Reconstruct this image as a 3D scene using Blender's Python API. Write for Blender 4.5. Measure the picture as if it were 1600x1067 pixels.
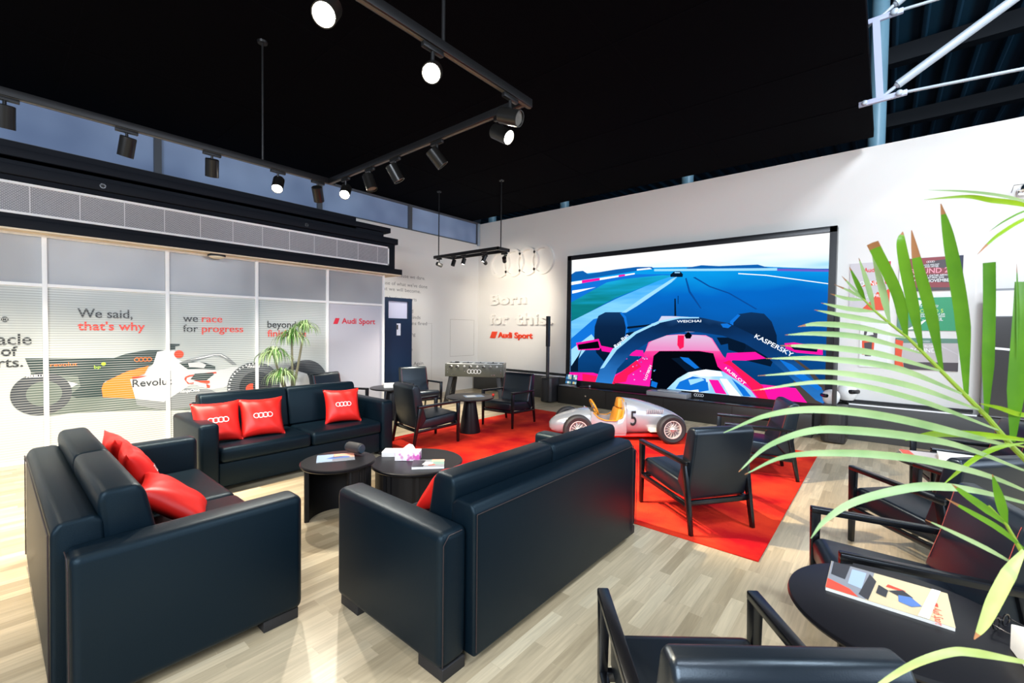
import bpy, bmesh, math, random
from mathutils import Vector, Matrix
random.seed(7)
for o in list(bpy.data.objects): bpy.data.objects.remove(o)
S = bpy.context.scene
COL = S.collection
PI = math.pi
R = math.radians

# ------------------------------------------------------------ camera
cd = bpy.data.cameras.new('camera'); cam = bpy.data.objects.new('camera', cd); COL.objects.link(cam)
YAW, PITCH, ROLL = R(40.13273567), R(-1.53982632), R(0.75975299)
_f = Vector((-math.sin(YAW)*math.cos(PITCH), math.cos(YAW)*math.cos(PITCH), math.sin(PITCH)))
_r = Vector((math.cos(YAW), math.sin(YAW), 0)); _u = _r.cross(_f)
_r2 = _r*math.cos(ROLL)+_u*math.sin(ROLL); _u2 = -_r*math.sin(ROLL)+_u*math.cos(ROLL)
cam.matrix_world = Matrix(((_r2.x, _u2.x, -_f.x, 0), (_r2.y, _u2.y, -_f.y, 0), (_r2.z, _u2.z, -_f.z, 1.62), (0, 0, 0, 1)))
cd.sensor_fit = 'HORIZONTAL'; cd.sensor_width = 36; cd.lens = 691.28/1600*36
cd.clip_start = 0.05; cd.clip_end = 100
cd.dof.use_dof = True; cd.dof.focus_distance = 4.2; cd.dof.aperture_fstop = 5.0
S.camera = cam

# ------------------------------------------------------------ world, exposure, big lights
S.view_settings.view_transform = 'Standard'; S.view_settings.look = 'None'
S.view_settings.exposure = 0.26; S.view_settings.gamma = 1.0
S.view_settings.use_curve_mapping = False
wd = bpy.data.worlds.new('world'); S.world = wd; wd.use_nodes = True
wd.node_tree.nodes['Background'].inputs[0].default_value = (0.72, 0.84, 1.0, 1)
wd.node_tree.nodes['Background'].inputs[1].default_value = 0.42

def area(name, loc, to, power, color, sx, sy):
    l = bpy.data.lights.new(name, 'AREA'); l.energy = power; l.color = color; l.shape = 'RECTANGLE'; l.size = sx; l.size_y = sy
    o = bpy.data.objects.new(name, l); COL.objects.link(o); o.location = loc
    o.rotation_euler = (Vector(to)-Vector(loc)).to_track_quat('-Z', 'Y').to_euler()
    return o
def spot(name, loc, to, power, color=(1, 0.86, 0.66), size=60, blend=0.6, rad=0.05):
    l = bpy.data.lights.new(name, 'SPOT'); l.energy = power; l.color = color; l.spot_size = R(size); l.spot_blend = blend; l.shadow_soft_size = rad
    o = bpy.data.objects.new(name, l); COL.objects.link(o); o.location = loc
    o.rotation_euler = (Vector(to)-Vector(loc)).to_track_quat('-Z', 'Y').to_euler()
    return o
# daylight from the high glazing of the hall, right of the suspended ceiling
area('hall_skylight', (2.45, 3.4, 7.05), (-0.8, 6.2, 0.8), 340, (0.80, 0.90, 1.0), 0.9, 1.4)
# broad fill light added behind the camera, without a fixture
area('rear_fill_area', (1.5, -4.5, 4.3), (-3, 3, 0.8), 700, (0.82, 0.90, 1.0), 5, 2)
spot('rear_fill_spot', (-2.07, -0.5, 3.2), (-1.6, 1.0, 0), 70, (1, 0.92, 0.8), 110, 0.8, 0.06)  # these spots are added overhead fill to brighten the floor, no lamp bodies
spot('rear_fill_spot', (-4.95, -0.9, 3.2), (-5.0, 0.4, 0), 170, (1, 0.86, 0.66), 110, 0.8, 0.06)
spot('rear_fill_spot', (0.6, 0.3, 4.4), (-0.4, 2.9, 0), 160, (0.95, 0.95, 1.0), 90, 0.8, 0.08)

# daylight from the hall's big side glazing, far to the right
area('hall_side_glazing', (8.8, 4.5, 4.3), (0, 4.5, 2.0), 420, (0.80, 0.88, 1.0), 7, 3)

# ------------------------------------------------------------ materials
def lin(h):
    h = h.lstrip('#'); v = [int(h[i:i+2], 16)/255 for i in (0, 2, 4)]
    return tuple(c/12.92 if c <= 0.04045 else ((c+0.055)/1.055)**2.4 for c in v)
MATS = {}
def mat(name, col, rough=0.5, metal=0.0, emit=None, estr=1.0, spec=0.5, coat=0.0, bump=0.0, bscale=200, tint=(1, 1, 1)):
    if name in MATS: return MATS[name]
    m = bpy.data.materials.new(name); m.use_nodes = True; nt = m.node_tree; b = nt.nodes['Principled BSDF']
    c = lin(col) if isinstance(col, str) else col
    b.inputs['Base Color'].default_value = (*c, 1); b.inputs['Roughness'].default_value = rough
    b.inputs['Metallic'].default_value = metal; b.inputs['Specular IOR Level'].default_value = spec
    b.inputs['Specular Tint'].default_value = (*tint, 1); b.inputs['Coat Weight'].default_value = coat; b.inputs['Coat Roughness'].default_value = 0.08
    if emit:
        e = lin(emit) if isinstance(emit, str) else emit
        b.inputs['Emission Color'].default_value = (*e, 1); b.inputs['Emission Strength'].default_value = estr
    if bump:
        n = nt.nodes.new('ShaderNodeTexNoise'); n.inputs['Scale'].default_value = bscale; n.inputs['Detail'].default_value = 3
        bp = nt.nodes.new('ShaderNodeBump'); bp.inputs['Strength'].default_value = bump; bp.inputs['Distance'].default_value = 0.01
        tc = nt.nodes.new('ShaderNodeTexCoord'); nt.links.new(tc.outputs['Object'], n.inputs['Vector'])
        nt.links.new(n.outputs[0], bp.inputs['Height']); nt.links.new(bp.outputs[0], b.inputs['Normal'])
    MATS[name] = m; return m
def screen_mat(name, col, s=1.0):
    """a glowing patch of a display picture"""
    if name in MATS: return MATS[name]
    m = bpy.data.materials.new(name); m.use_nodes = True; nt = m.node_tree; nt.nodes.clear()
    e = nt.nodes.new('ShaderNodeEmission'); o = nt.nodes.new('ShaderNodeOutputMaterial')
    e.inputs[0].default_value = (*lin(col), 1); e.inputs[1].default_value = s*0.92
    nt.links.new(e.outputs[0], o.inputs[0]); MATS[name] = m; return m
def screen_grad(name, axis, lo, hi, stops, s=1.0, noise=None):
    """a display picture patch whose picture shades along one axis"""
    m = bpy.data.materials.new(name); m.use_nodes = True; nt = m.node_tree; nt.nodes.clear()
    tc = nt.nodes.new('ShaderNodeTexCoord'); sx = nt.nodes.new('ShaderNodeSeparateXYZ'); mr = nt.nodes.new('ShaderNodeMapRange')
    cr = nt.nodes.new('ShaderNodeValToRGB'); e = nt.nodes.new('ShaderNodeEmission'); o = nt.nodes.new('ShaderNodeOutputMaterial')
    nt.links.new(tc.outputs['Object'], sx.inputs[0]); nt.links.new(sx.outputs['XYZ'.index(axis)], mr.inputs[0])
    mr.inputs[1].default_value = lo; mr.inputs[2].default_value = hi
    fac = mr.outputs[0]
    if noise:
        mp = nt.nodes.new('ShaderNodeMapping'); mp.inputs['Scale'].default_value = noise[0]; mp.inputs['Rotation'].default_value = noise[2]
        n = nt.nodes.new('ShaderNodeTexNoise'); n.inputs['Scale'].default_value = 1; n.inputs['Detail'].default_value = 2
        nt.links.new(tc.outputs['Object'], mp.inputs[0]); nt.links.new(mp.outputs[0], n.inputs['Vector'])
        a = nt.nodes.new('ShaderNodeMath'); a.operation = 'MULTIPLY_ADD'; a.inputs[1].default_value = noise[1]; a.inputs[2].default_value = -noise[1]/2
        nt.links.new(n.outputs[0], a.inputs[0]); b = nt.nodes.new('ShaderNodeMath'); b.operation = 'ADD'
        nt.links.new(a.outputs[0], b.inputs[0]); nt.links.new(mr.outputs[0], b.inputs[1]); fac = b.outputs[0]
    nt.links.new(fac, cr.inputs[0]); nt.links.new(cr.outputs[0], e.inputs[0]); nt.links.new(e.outputs[0], o.inputs[0])
    el = cr.color_ramp.elements
    while len(el) < len(stops): el.new(0.5)
    for q, (p, c) in zip(el, stops): q.position = p; q.color = (*lin(c), 1)
    e.inputs[1].default_value = s*0.92; MATS[name] = m; return m
def film_mat(name, col, amount=0.75, rough=0.25):
    """print on the striped film of the glazing: thin white lines run through it"""
    if name in MATS: return MATS[name]
    m = mat(name, col, rough); nt = m.node_tree; b = nt.nodes['Principled BSDF']
    tc = nt.nodes.new('ShaderNodeTexCoord'); sx = nt.nodes.new('ShaderNodeSeparateXYZ')
    nt.links.new(tc.outputs['Object'], sx.inputs[0])
    a = nt.nodes.new('ShaderNodeMath'); a.operation = 'MULTIPLY'; a.inputs[1].default_value = 2*PI/0.029
    s = nt.nodes.new('ShaderNodeMath'); s.operation = 'SINE'; mr = nt.nodes.new('ShaderNodeMapRange')
    nt.links.new(sx.outputs[2], a.inputs[0]); nt.links.new(a.outputs[0], s.inputs[0]); nt.links.new(s.outputs[0], mr.inputs[0])
    mr.inputs[1].default_value = 0.1; mr.inputs[2].default_value = 0.8; mr.inputs[4].default_value = amount*(1.0 if name == 'striped_film' else 0.6)
    # the film's line density fades across the glazing
    n = nt.nodes.new('ShaderNodeTexNoise'); n.inputs['Scale'].default_value = 0.9
    nt.links.new(tc.outputs['Object'], n.inputs['Vector'])
    mu = nt.nodes.new('ShaderNodeMath'); mu.operation = 'MULTIPLY'
    m2 = nt.nodes.new('ShaderNodeMapRange'); m2.inputs[1].default_value = 0.35; m2.inputs[2].default_value = 0.6; m2.inputs[3].default_value = 0.25
    nt.links.new(n.outputs[0], m2.inputs[0]); nt.links.new(mr.outputs[0], mu.inputs[0]); nt.links.new(m2.outputs[0], mu.inputs[1])
    mx = nt.nodes.new('ShaderNodeMix'); mx.data_type = 'RGBA'
    mx.inputs[6].default_value = (*lin(col), 1); mx.inputs[7].default_value = (0.73, 0.76, 0.75, 1)
    nt.links.new(mu.outputs[0], mx.inputs[0]); nt.links.new(mx.outputs[2], b.inputs['Base Color'])
    return m

def floor_material():
    m = mat('oak_parquet', (0.5, 0.4, 0.3), 0.3); nt = m.node_tree; b = nt.nodes['Principled BSDF']
    tc = nt.nodes.new('ShaderNodeTexCoord'); mp = nt.nodes.new('ShaderNodeMapping'); mp.inputs['Rotation'].default_value = (0, 0, R(90))
    nt.links.new(tc.outputs['Object'], mp.inputs[0])
    br = nt.nodes.new('ShaderNodeTexBrick'); br.offset = 0.37; br.offset_frequency = 2; br.squash = 0.8; br.squash_frequency = 3
    br.inputs['Scale'].default_value = 1.0; br.inputs['Brick Width'].default_value = 0.52; br.inputs['Row Height'].default_value = 0.075
    br.inputs['Mortar Size'].default_value = 0.0009; br.inputs['Mortar Smooth'].default_value = 0.2; br.inputs['Bias'].default_value = 0.0
    br.inputs['Color1'].default_value = (0, 0, 0, 1); br.inputs['Color2'].default_value = (1, 1, 1, 1); br.inputs['Mortar'].default_value = (0.35, 0.35, 0.35, 1)
    nt.links.new(mp.outputs[0], br.inputs[0])
    cr = nt.nodes.new('ShaderNodeValToRGB'); el = cr.color_ramp.elements
    el[0].position = 0; el[0].color = (*lin('#a8987b'), 1); el[1].position = 1; el[1].color = (*lin('#d2c4a6'), 1)
    for p, c in ((0.3, '#b8a98c'), (0.6, '#c4b496'), (0.8, '#cbba9b')):
        q = el.new(p); q.color = (*lin(c), 1)
    nt.links.new(br.outputs[0], cr.inputs[0])
    # grain: noise stretched along the planks, shifted plank by plank
    mp2 = nt.nodes.new('ShaderNodeMapping'); mp2.inputs['Scale'].default_value = (38, 2.2, 1)
    ad = nt.nodes.new('ShaderNodeVectorMath'); ad.operation = 'ADD'
    sc = nt.nodes.new('ShaderNodeVectorMath'); sc.operation = 'SCALE'; sc.inputs['Scale'].default_value = 7
    nt.links.new(br.outputs[0], sc.inputs[0]); nt.links.new(tc.outputs['Object'], mp2.inputs[0])
    nt.links.new(mp2.outputs[0], ad.inputs[0]); nt.links.new(sc.outputs[0], ad.inputs[1])
    no = nt.nodes.new('ShaderNodeTexNoise'); no.inputs['Scale'].default_value = 1; no.inputs['Detail'].default_value = 5; no.inputs['Distortion'].default_value = 1.2
    nt.links.new(ad.outputs[0], no.inputs['Vector'])
    mr = nt.nodes.new('ShaderNodeMapRange'); mr.inputs[1].default_value = 0.3; mr.inputs[2].default_value = 0.72; mr.inputs[3].default_value = 0.8; mr.inputs[4].default_value = 1.08
    nt.links.new(no.outputs[0], mr.inputs[0])
    mx = nt.nodes.new('ShaderNodeMix'); mx.data_type = 'RGBA'; mx.blend_type = 'MULTIPLY'; mx.inputs[0].default_value = 1
    nt.links.new(cr.outputs[0], mx.inputs[6]); nt.links.new(mr.outputs[0], mx.inputs[7])
    nt.links.new(mx.outputs[2], b.inputs['Base Color'])
    bp = nt.nodes.new('ShaderNodeBump'); bp.inputs['Strength'].default_value = 0.12; bp.inputs['Distance'].default_value = 0.002
    nt.links.new(br.outputs['Fac'], bp.inputs['Height']); bp.invert = True; nt.links.new(bp.outputs[0], b.inputs['Normal'])
    return m
def noise_color(m, c1, c2, scale, detail=4, stretch=(1, 1, 1), lo=0.35, hi=0.65, dist=0.0):
    nt = m.node_tree; b = nt.nodes['Principled BSDF']
    tc = nt.nodes.new('ShaderNodeTexCoord'); mp = nt.nodes.new('ShaderNodeMapping'); mp.inputs['Scale'].default_value = stretch
    n = nt.nodes.new('ShaderNodeTexNoise'); n.inputs['Scale'].default_value = scale; n.inputs['Detail'].default_value = detail; n.inputs['Distortion'].default_value = dist
    cr = nt.nodes.new('ShaderNodeValToRGB'); cr.color_ramp.elements[0].position = lo; cr.color_ramp.elements[1].position = hi
    cr.color_ramp.elements[0].color = (*lin(c1), 1); cr.color_ramp.elements[1].color = (*lin(c2), 1)
    nt.links.new(tc.outputs['Object'], mp.inputs[0]); nt.links.new(mp.outputs[0], n.inputs['Vector'])
    nt.links.new(n.outputs[0], cr.inputs[0]); nt.links.new(cr.outputs[0], b.inputs['Base Color'])
    return m
def stripes(m, axis, period, c1, c2, duty=0.5, soft=0.3):
    nt = m.node_tree; b = nt.nodes['Principled BSDF']
    tc = nt.nodes.new('ShaderNodeTexCoord'); sx = nt.nodes.new('ShaderNodeSeparateXYZ'); nt.links.new(tc.outputs['Object'], sx.inputs[0])
    a = nt.nodes.new('ShaderNodeMath'); a.operation = 'MULTIPLY'; a.inputs[1].default_value = 2*PI/period
    s = nt.nodes.new('ShaderNodeMath'); s.operation = 'SINE'; mr = nt.nodes.new('ShaderNodeMapRange')
    nt.links.new(sx.outputs['XYZ'.index(axis)], a.inputs[0]); nt.links.new(a.outputs[0], s.inputs[0]); nt.links.new(s.outputs[0], mr.inputs[0])
    mr.inputs[1].default_value = duty-soft; mr.inputs[2].default_value = duty+soft
    mx = nt.nodes.new('ShaderNodeMix'); mx.data_type = 'RGBA'; mx.inputs[6].default_value = (*lin(c1), 1); mx.inputs[7].default_value = (*lin(c2), 1)
    nt.links.new(mr.outputs[0], mx.inputs[0]); nt.links.new(mx.outputs[2], b.inputs['Base Color'])
    return m

WHITE = mat('white_wall_paint', '#e9e6e1', 0.6)
BLACKPAINT = mat('black_paint', (0.012, 0.012, 0.014), 0.55)
CEIL = mat('black_ceiling_fabric', (0.0020, 0.0020, 0.0032), 0.9, spec=0.02)
SOFFIT = mat('black_soffit_board', (0.004, 0.006, 0.011), 0.6, spec=0.2)
LEATHER = mat('black_leather', (0.0014, 0.0056, 0.0105), 0.42, spec=0.24, tint=(0.62, 0.86, 1.0), bump=0.12, bscale=260)
CHAIRL = mat('black_chair_leather', (0.003, 0.0058, 0.0105), 0.33, spec=0.62, tint=(0.74, 0.88, 1.0), bump=0.05, bscale=300)
WOODB = mat('black_stained_wood', (0.003, 0.003, 0.004), 0.26, spec=0.6, tint=(0.8, 0.9, 1.0))
SEAM = mat('red_stitching', '#a04036', 0.6)
TRACK = mat('black_track_metal', (0.012, 0.012, 0.013), 0.4, metal=0.3)
LAMPB = mat('black_lamp_enamel', (0.016, 0.015, 0.014), 0.28, metal=0.4)
LAMPON = mat('lamp_lens_lit', (1, 1, 1), 0.3, emit=(1, 0.9, 0.72), estr=60)
LAMPOFF = mat('lamp_lens_unlit', (0.25, 0.24, 0.22), 0.2)
FRAMEW = mat('white_aluminium', '#f2f3f4', 0.4)
RED = mat('red_cushion_satin', '#e0201a', 0.42, spec=0.4)
RUG = noise_color(mat('red_rug_pile', '#d8261c', 0.95, spec=0.1, bump=0.5, bscale=90), '#a80d16', '#dd3a20', 1.9, 9, lo=0.36, hi=0.64)
PRINTW = mat('white_print', '#f4f4f4', 0.5)
PRINTK = mat('black_print', '#17181a', 0.5)
PRINTR = mat('red_print', '#e8261d', 0.5)
CHROME = mat('chrome', (0.8, 0.8, 0.82), 0.12, metal=1)
STEEL = mat('painted_steel', '#aeb9c4', 0.45, metal=0.2)
PAPER = mat('white_paper', '#efefec', 0.6)
GLOSSK = mat('gloss_black', (0.006, 0.006, 0.008), 0.12, spec=0.6)
TABLEK = mat('black_table_laminate', (0.004, 0.004, 0.006), 0.34, spec=0.3)

# ------------------------------------------------------------ mesh helpers
class MB:
    def __init__(s): s.bm = bmesh.new(); s.mats = []
    def mi(s, m):
        if m not in s.mats: s.mats.append(m)
        return s.mats.index(m)
    def faces(s, verts, faces, m, M=None):
        i = s.mi(m); vs = [s.bm.verts.new(M @ Vector(v) if M else Vector(v)) for v in verts]
        for f in faces:
            try:
                fc = s.bm.faces.new([vs[k] for k in f]); fc.material_index = i
            except ValueError: pass
        return s
    def merge(s, tb, m, M=None):
        tb.verts.index_update()
        s.faces([v.co.copy() for v in tb.verts], [[v.index for v in f.verts] for f in tb.faces], m, M); tb.free(); return s
    def box(s, lo, hi, m, bev=0, seg=3, M=None):
        tb = bmesh.new(); bmesh.ops.create_cube(tb, size=1)
        for v in tb.verts:
            v.co = Vector([lo[k]+(v.co[k]+0.5)*(hi[k]-lo[k]) for k in range(3)])
        if bev: bmesh.ops.bevel(tb, geom=tb.edges[:], offset=bev, segments=seg, profile=0.5, affect='EDGES', clamp_overlap=True)
        return s.merge(tb, m, M)
    def prism(s, pts, ax, a0, a1, m, bev=0, seg=3, M=None):
        """pts 2D in the two axes after ax (x: y,z | y: x,z | z: x,y), extruded along ax"""
        def mk(p, a): return {'x': (a, p[0], p[1]), 'y': (p[0], a, p[1]), 'z': (p[0], p[1], a)}[ax]
        tb = bmesh.new(); n = len(pts)
        A = [tb.verts.new(mk(p, a0)) for p in pts]; B = [tb.verts.new(mk(p, a1)) for p in pts]
        tb.faces.new(A); tb.faces.new(B[::-1])
        for k in range(n): tb.faces.new((A[k], B[k], B[(k+1) % n], A[(k+1) % n]))
        bmesh.ops.recalc_face_normals(tb, faces=tb.faces[:])
        if bev: bmesh.ops.bevel(tb, geom=tb.edges[:], offset=bev, segments=seg, profile=0.5, affect='EDGES', clamp_overlap=True)
        return s.merge(tb, m, M)
    def tube(s, pts, rad, m, n=10, cap=True, M=None, flat=None):
        pts = [Vector(p) for p in pts]; rr = rad if isinstance(rad, (list, tuple)) else [rad]*len(pts)
        vs = []; fs = []; up = None
        for k, p in enumerate(pts):
            t = (pts[min(k+1, len(pts)-1)]-pts[max(k-1, 0)]).normalized()
            if up is None: up = Vector((0, 0, 1)) if abs(t.z) < 0.9 else Vector((1, 0, 0))
            a = t.cross(up).normalized(); b = a.cross(t).normalized(); up = b
            for j in range(n):
                g = 2*PI*j/n; vs.append(p+(a*math.cos(g)+b*math.sin(g)*(flat or 1))*rr[k])
        for k in range(len(pts)-1):
            for j in range(n):
                fs.append((k*n+j, k*n+(j+1) % n, (k+1)*n+(j+1) % n, (k+1)*n+j))
        if cap: fs.append(tuple(range(n))[::-1]); fs.append(tuple(range((len(pts)-1)*n, len(pts)*n)))
        return s.faces(vs, fs, m, M)
    def bar(s, p0, p1, w, h, m, up=(0, 0, 1), w1=None, h1=None, bev=0):
        p0, p1 = Vector(p0), Vector(p1); t = (p1-p0).normalized(); a = t.cross(Vector(up)).normalized(); b = a.cross(t)
        w1 = w1 or w; h1 = h1 or h; tb = bmesh.new(); q = []
        for p, ww, hh in ((p0, w, h), (p1, w1, h1)):
            for sx, sy in ((-1, -1), (1, -1), (1, 1), (-1, 1)): q.append(tb.verts.new(p+a*sx*ww/2+b*sy*hh/2))
        for f in ((3, 2, 1, 0), (4, 5, 6, 7), (0, 1, 5, 4), (1, 2, 6, 5), (2, 3, 7, 6), (3, 0, 4, 7)): tb.faces.new([q[k] for k in f])
        if bev: bmesh.ops.bevel(tb, geom=tb.edges[:], offset=bev, segments=2, profile=0.5, affect='EDGES', clamp_overlap=True)
        return s.merge(tb, m)
    def lathe(s, prof, m, n=40, M=None, sx=1, sy=1, caps=True):
        vs = []; fs = []; L = len(prof)
        for j in range(n):
            g = 2*PI*j/n
            for r, z in prof: vs.append((r*math.cos(g)*sx, r*math.sin(g)*sy, z))
        for j in range(n):
            for k in range(L-1):
                a, b, c, d = j*L+k, ((j+1) % n)*L+k, ((j+1) % n)*L+k+1, j*L+k+1
                fs.append((a, b, c, d))
        if caps and prof[0][0] > 1e-6: fs.append(tuple(j*L for j in range(n))[::-1])
        if caps and prof[-1][0] > 1e-6: fs.append(tuple(j*L+L-1 for j in range(n)))
        return s.faces(vs, fs, m, M)
    def ball(s, c, r, m, u=16, v=10, sc=(1, 1, 1), M=None):
        tb = bmesh.new(); bmesh.ops.create_uvsphere(tb, u_segments=u, v_segments=v, radius=r)
        for q in tb.verts: q.co = Vector((q.co.x*sc[0]+c[0], q.co.y*sc[1]+c[1], q.co.z*sc[2]+c[2]))
        return s.merge(tb, m, M)
    def ring(s, c, r0, r1, d0, d1, m, n=40, M=None, sx=1.0):
        """flat annulus in local x,y, thickness d0..d1 in local z"""
        vs = []; fs = []
        for j in range(n):
            g = 2*PI*j/n; cx, cy = math.cos(g)*sx, math.sin(g)
            vs += [(c[0]+r0*cx, c[1]+r0*cy, d0), (c[0]+r1*cx, c[1]+r1*cy, d0), (c[0]+r1*cx, c[1]+r1*cy, d1), (c[0]+r0*cx, c[1]+r0*cy, d1)]
        for j in range(n):
            a = j*4; b = ((j+1) % n)*4
            for k in range(4): fs.append((a+k, a+(k+1) % 4, b+(k+1) % 4, b+k))
        return s.faces(vs, fs, m, M)
    def rings4(s, w, m, M, th=0.004, band=0.13, d0=0.0):
        """four interlocked rings centred on the origin, total width w"""
        D = w/3.25; r = D/2; step = D*0.75
        for k in range(4): s.ring(((k-1.5)*step, 0), r*(1-2*band), r, d0, d0+th, m, 36, M)
        return s
    def text(s, txt, m, M, width=None, height=None, size=1, ext=0.0, bold=0.0, align='LEFT', d0=0.0):
        cu = bpy.data.curves.new('t', 'FONT'); cu.body = txt; cu.size = 1; cu.extrude = 0.0; cu.offset = bold; cu.resolution_u = 3
        ob = bpy.data.objects.new('t', cu); COL.objects.link(ob); dg = bpy.context.evaluated_depsgraph_get(); dg.update()
        me = bpy.data.meshes.new_from_object(ob.evaluated_get(dg))
        tb = bmesh.new(); tb.from_mesh(me); bpy.data.objects.remove(ob); bpy.data.curves.remove(cu); bpy.data.meshes.remove(me)
        xs = [v.co.x for v in tb.verts]; x0, x1 = min(xs), max(xs)
        kx = width/(x1-x0) if width else size; ky = height/0.73 if height else (size if not width else kx)
        off = {'LEFT': x0, 'CENTER': (x0+x1)/2, 'RIGHT': x1}[align]
        if ext:
            r = bmesh.ops.extrude_face_region(tb, geom=tb.faces[:])
            for v in [g for g in r['geom'] if isinstance(g, bmesh.types.BMVert)]: v.co.z = 1
        for v in tb.verts: v.co = Vector(((v.co.x-off)*kx, v.co.y*ky, d0+(v.co.z*ext if ext else 0)))
        return s.merge(tb, m, M)
    def build(s, name, parent=None, angle=35, recalc=True, smooth=True):
        if recalc: bmesh.ops.recalc_face_normals(s.bm, faces=s.bm.faces[:])
        me = bpy.data.meshes.new(name); s.bm.to_mesh(me); s.bm.free()
        for m in s.mats: me.materials.append(m)
        if smooth:
            me.polygons.foreach_set('use_smooth', [True]*len(me.polygons))
            me.set_sharp_from_angle(angle=R(angle))
        o = bpy.data.objects.new(name, me); COL.objects.link(o)
        if parent: o.parent = parent
        return o
def thing(name, label, cat, loc=(0, 0, 0), rot=0, group=None):
    o = bpy.data.objects.new(name, None); COL.objects.link(o); o.location = loc; o.rotation_euler = (0, 0, rot)
    o.empty_display_size = 0.1; o['label'] = label; o['category'] = cat
    if group: o['group'] = group
    return o
def tag(o, label, cat, group=None, kind=None):
    o['label'] = label; o['category'] = cat
    if group: o['group'] = group
    if kind: o['kind'] = kind
    return o
def struct(o): o['kind'] = 'structure'; return o
def dup(o, parent=None):
    c = o.copy(); COL.objects.link(c)
    if parent: c.parent = parent
    for ch in list(o.children): dup(ch, c)
    return c
def face_rot(fx, fy): return math.atan2(-fx, fy)
def basis(o, ux, uy):
    """local x -> ux, local y -> uy, local z -> ux x uy"""
    ux = Vector(ux).normalized(); uy = Vector(uy).normalized(); uz = ux.cross(uy); o = Vector(o)
    return Matrix(((ux.x, uy.x, uz.x, o.x), (ux.y, uy.y, uz.y, o.y), (ux.z, uy.z, uz.z, o.z), (0, 0, 0, 1)))
def BW(x, z, y): return basis((x, y, z), (1, 0, 0), (0, 0, 1))       # on a wall facing -Y
def LW(y, z, x): return basis((x, y, z), (0, 1, 0), (0, 0, 1))       # on a wall facing +X

# ============================================================ THE ROOM
b = MB(); b.box((-9.2, -6, -0.1), (7, 9.2, 0), floor_material()); struct(b.build('floor'))
# suspended black ceiling with shallow joints
b = MB(); b.box((-9.0, -6, 4.53), (-0.21, 8.48, 4.66), CEIL, bev=0.01)
SEAMK = mat('ceiling_joint', (0.0026, 0.0026, 0.004), 0.8, spec=0.02)
for y in (0.6, 2.35, 4.12, 5.9, 7.2): b.box((-8.6, y-0.006, 4.526), (-0.25, y+0.006, 4.531), SEAMK)
for x in (-6.6, -4.4, -2.2): b.box((x-0.006, -5.8, 4.5265), (x+0.006, 8.4, 4.531), SEAMK)
struct(b.build('ceiling'))
# wall with the display
b = MB(); b.box((-8.75, 8.75, 0), (0.93, 8.9, 4.49), WHITE); b.box((0.93, 8.755, 0), (7, 8.9, 4.49), WHITE)
b.box((-1.505, 8.7485, 4.3), (-1.5, 8.751, 4.488), WHITE); struct(b.build('wall_back'))
# dark plinth along the foot of that wall, ledge with a pale trim
PLINTH = mat('charcoal_plinth', '#3a3a3a', 0.45)
b = MB(); b.box((-8.56, 8.55, 0), (7, 8.75, 0.535), PLINTH, bev=0.004); b.box((-8.56, 8.56, 0.535), (0.95, 8.75, 0.545), GLOSSK)
struct(b.build('baseboard_back'))
b = MB(); b.box((-8.4, 8.545, 0.536), (-5.6, 8.56, 0.556), FRAMEW); b.box((-0.4, 8.545, 0.536), (0.97, 8.56, 0.556), FRAMEW)
b.box((-8.4, 8.70, 0.56), (-5.6, 8.748, 0.60), BLACKPAINT); b.box((-0.6, 8.70, 0.56), (0.95, 8.748, 0.60), BLACKPAINT)
struct(b.build('trim_1'))
# left wall beyond the glazing, with flush service panels
b = MB(); b.box((-8.75, 4.9, 0), (-8.62, 8.76, 3.93), WHITE)
JOINT = mat('panel_joint', '#b9b4ab', 0.6)
for (y0, z0, y1, z1) in ((7.73, 0.9, 8.6, 1.86),):
    for lo, hi in (((y0, z0), (y0+0.008, z1)), ((y1, z0), (y1+0.008, z1)), ((y0, z0), (y1, z0+0.008)), ((y0, z1), (y1, z1+0.008))):
        b.box((-8.62, lo[0], lo[1]), (-8.6185, hi[0], hi[1]), JOINT)
b.box((-8.62, 6.6, 1.74), (-8.6185, 7.12, 1.746), JOINT); b.box((-8.62, 7.12, 0.3), (-8.6185, 7.126, 1.746), JOINT)
struct(b.build('wall_left'))
b = MB(); b.box((-8.75, -6, 0), (-8.62, 4.9, 3.93), WHITE); struct(b.build('wall_left'))
# clerestory glazing above it
CLER = noise_color(mat('clerestory_glass', '#6f86ad', 0.12, coat=0.3), '#6d82a8', '#9db2d4', 0.8, 2)
for _k, _v in (('Emission Color', (0.36, 0.46, 0.66, 1)), ('Emission Strength', 0.10)): CLER.node_tree.nodes['Principled BSDF'].inputs[_k].default_value = _v  # faint glow put into the panes in place of daylight through them
CLFR = mat('grey_window_frame', '#565a60', 0.5)
w = struct(bpy.data.objects.new('window_2', None)); COL.objects.link(w)
ys = [-6, -1.7, 1.72, 4.27, 6.45, 8.72]
for k in range(len(ys)-1):
    b = MB(); b.box((-8.69, ys[k]+0.04, 3.95), (-8.66, ys[k+1]-0.04, 4.51), CLER); b.build('pane', w)
b = MB(); b.box((-8.72, -6, 3.93), (-8.61, 8.74, 3.955), CLFR); b.box((-8.72, -6, 4.49), (-8.61, 8.74, 4.53), CLFR)
for y in ys[1:]: b.box((-8.72, y-0.045, 3.94), (-8.60, y+0.045, 4.52), CLFR)
b.build('window_frame', w)
b = MB(); b.box((-8.64, 8.68, 3.9), (-8.56, 8.75, 4.50), STEEL, bev=0.01); struct(b.build('trim_2'))

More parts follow.
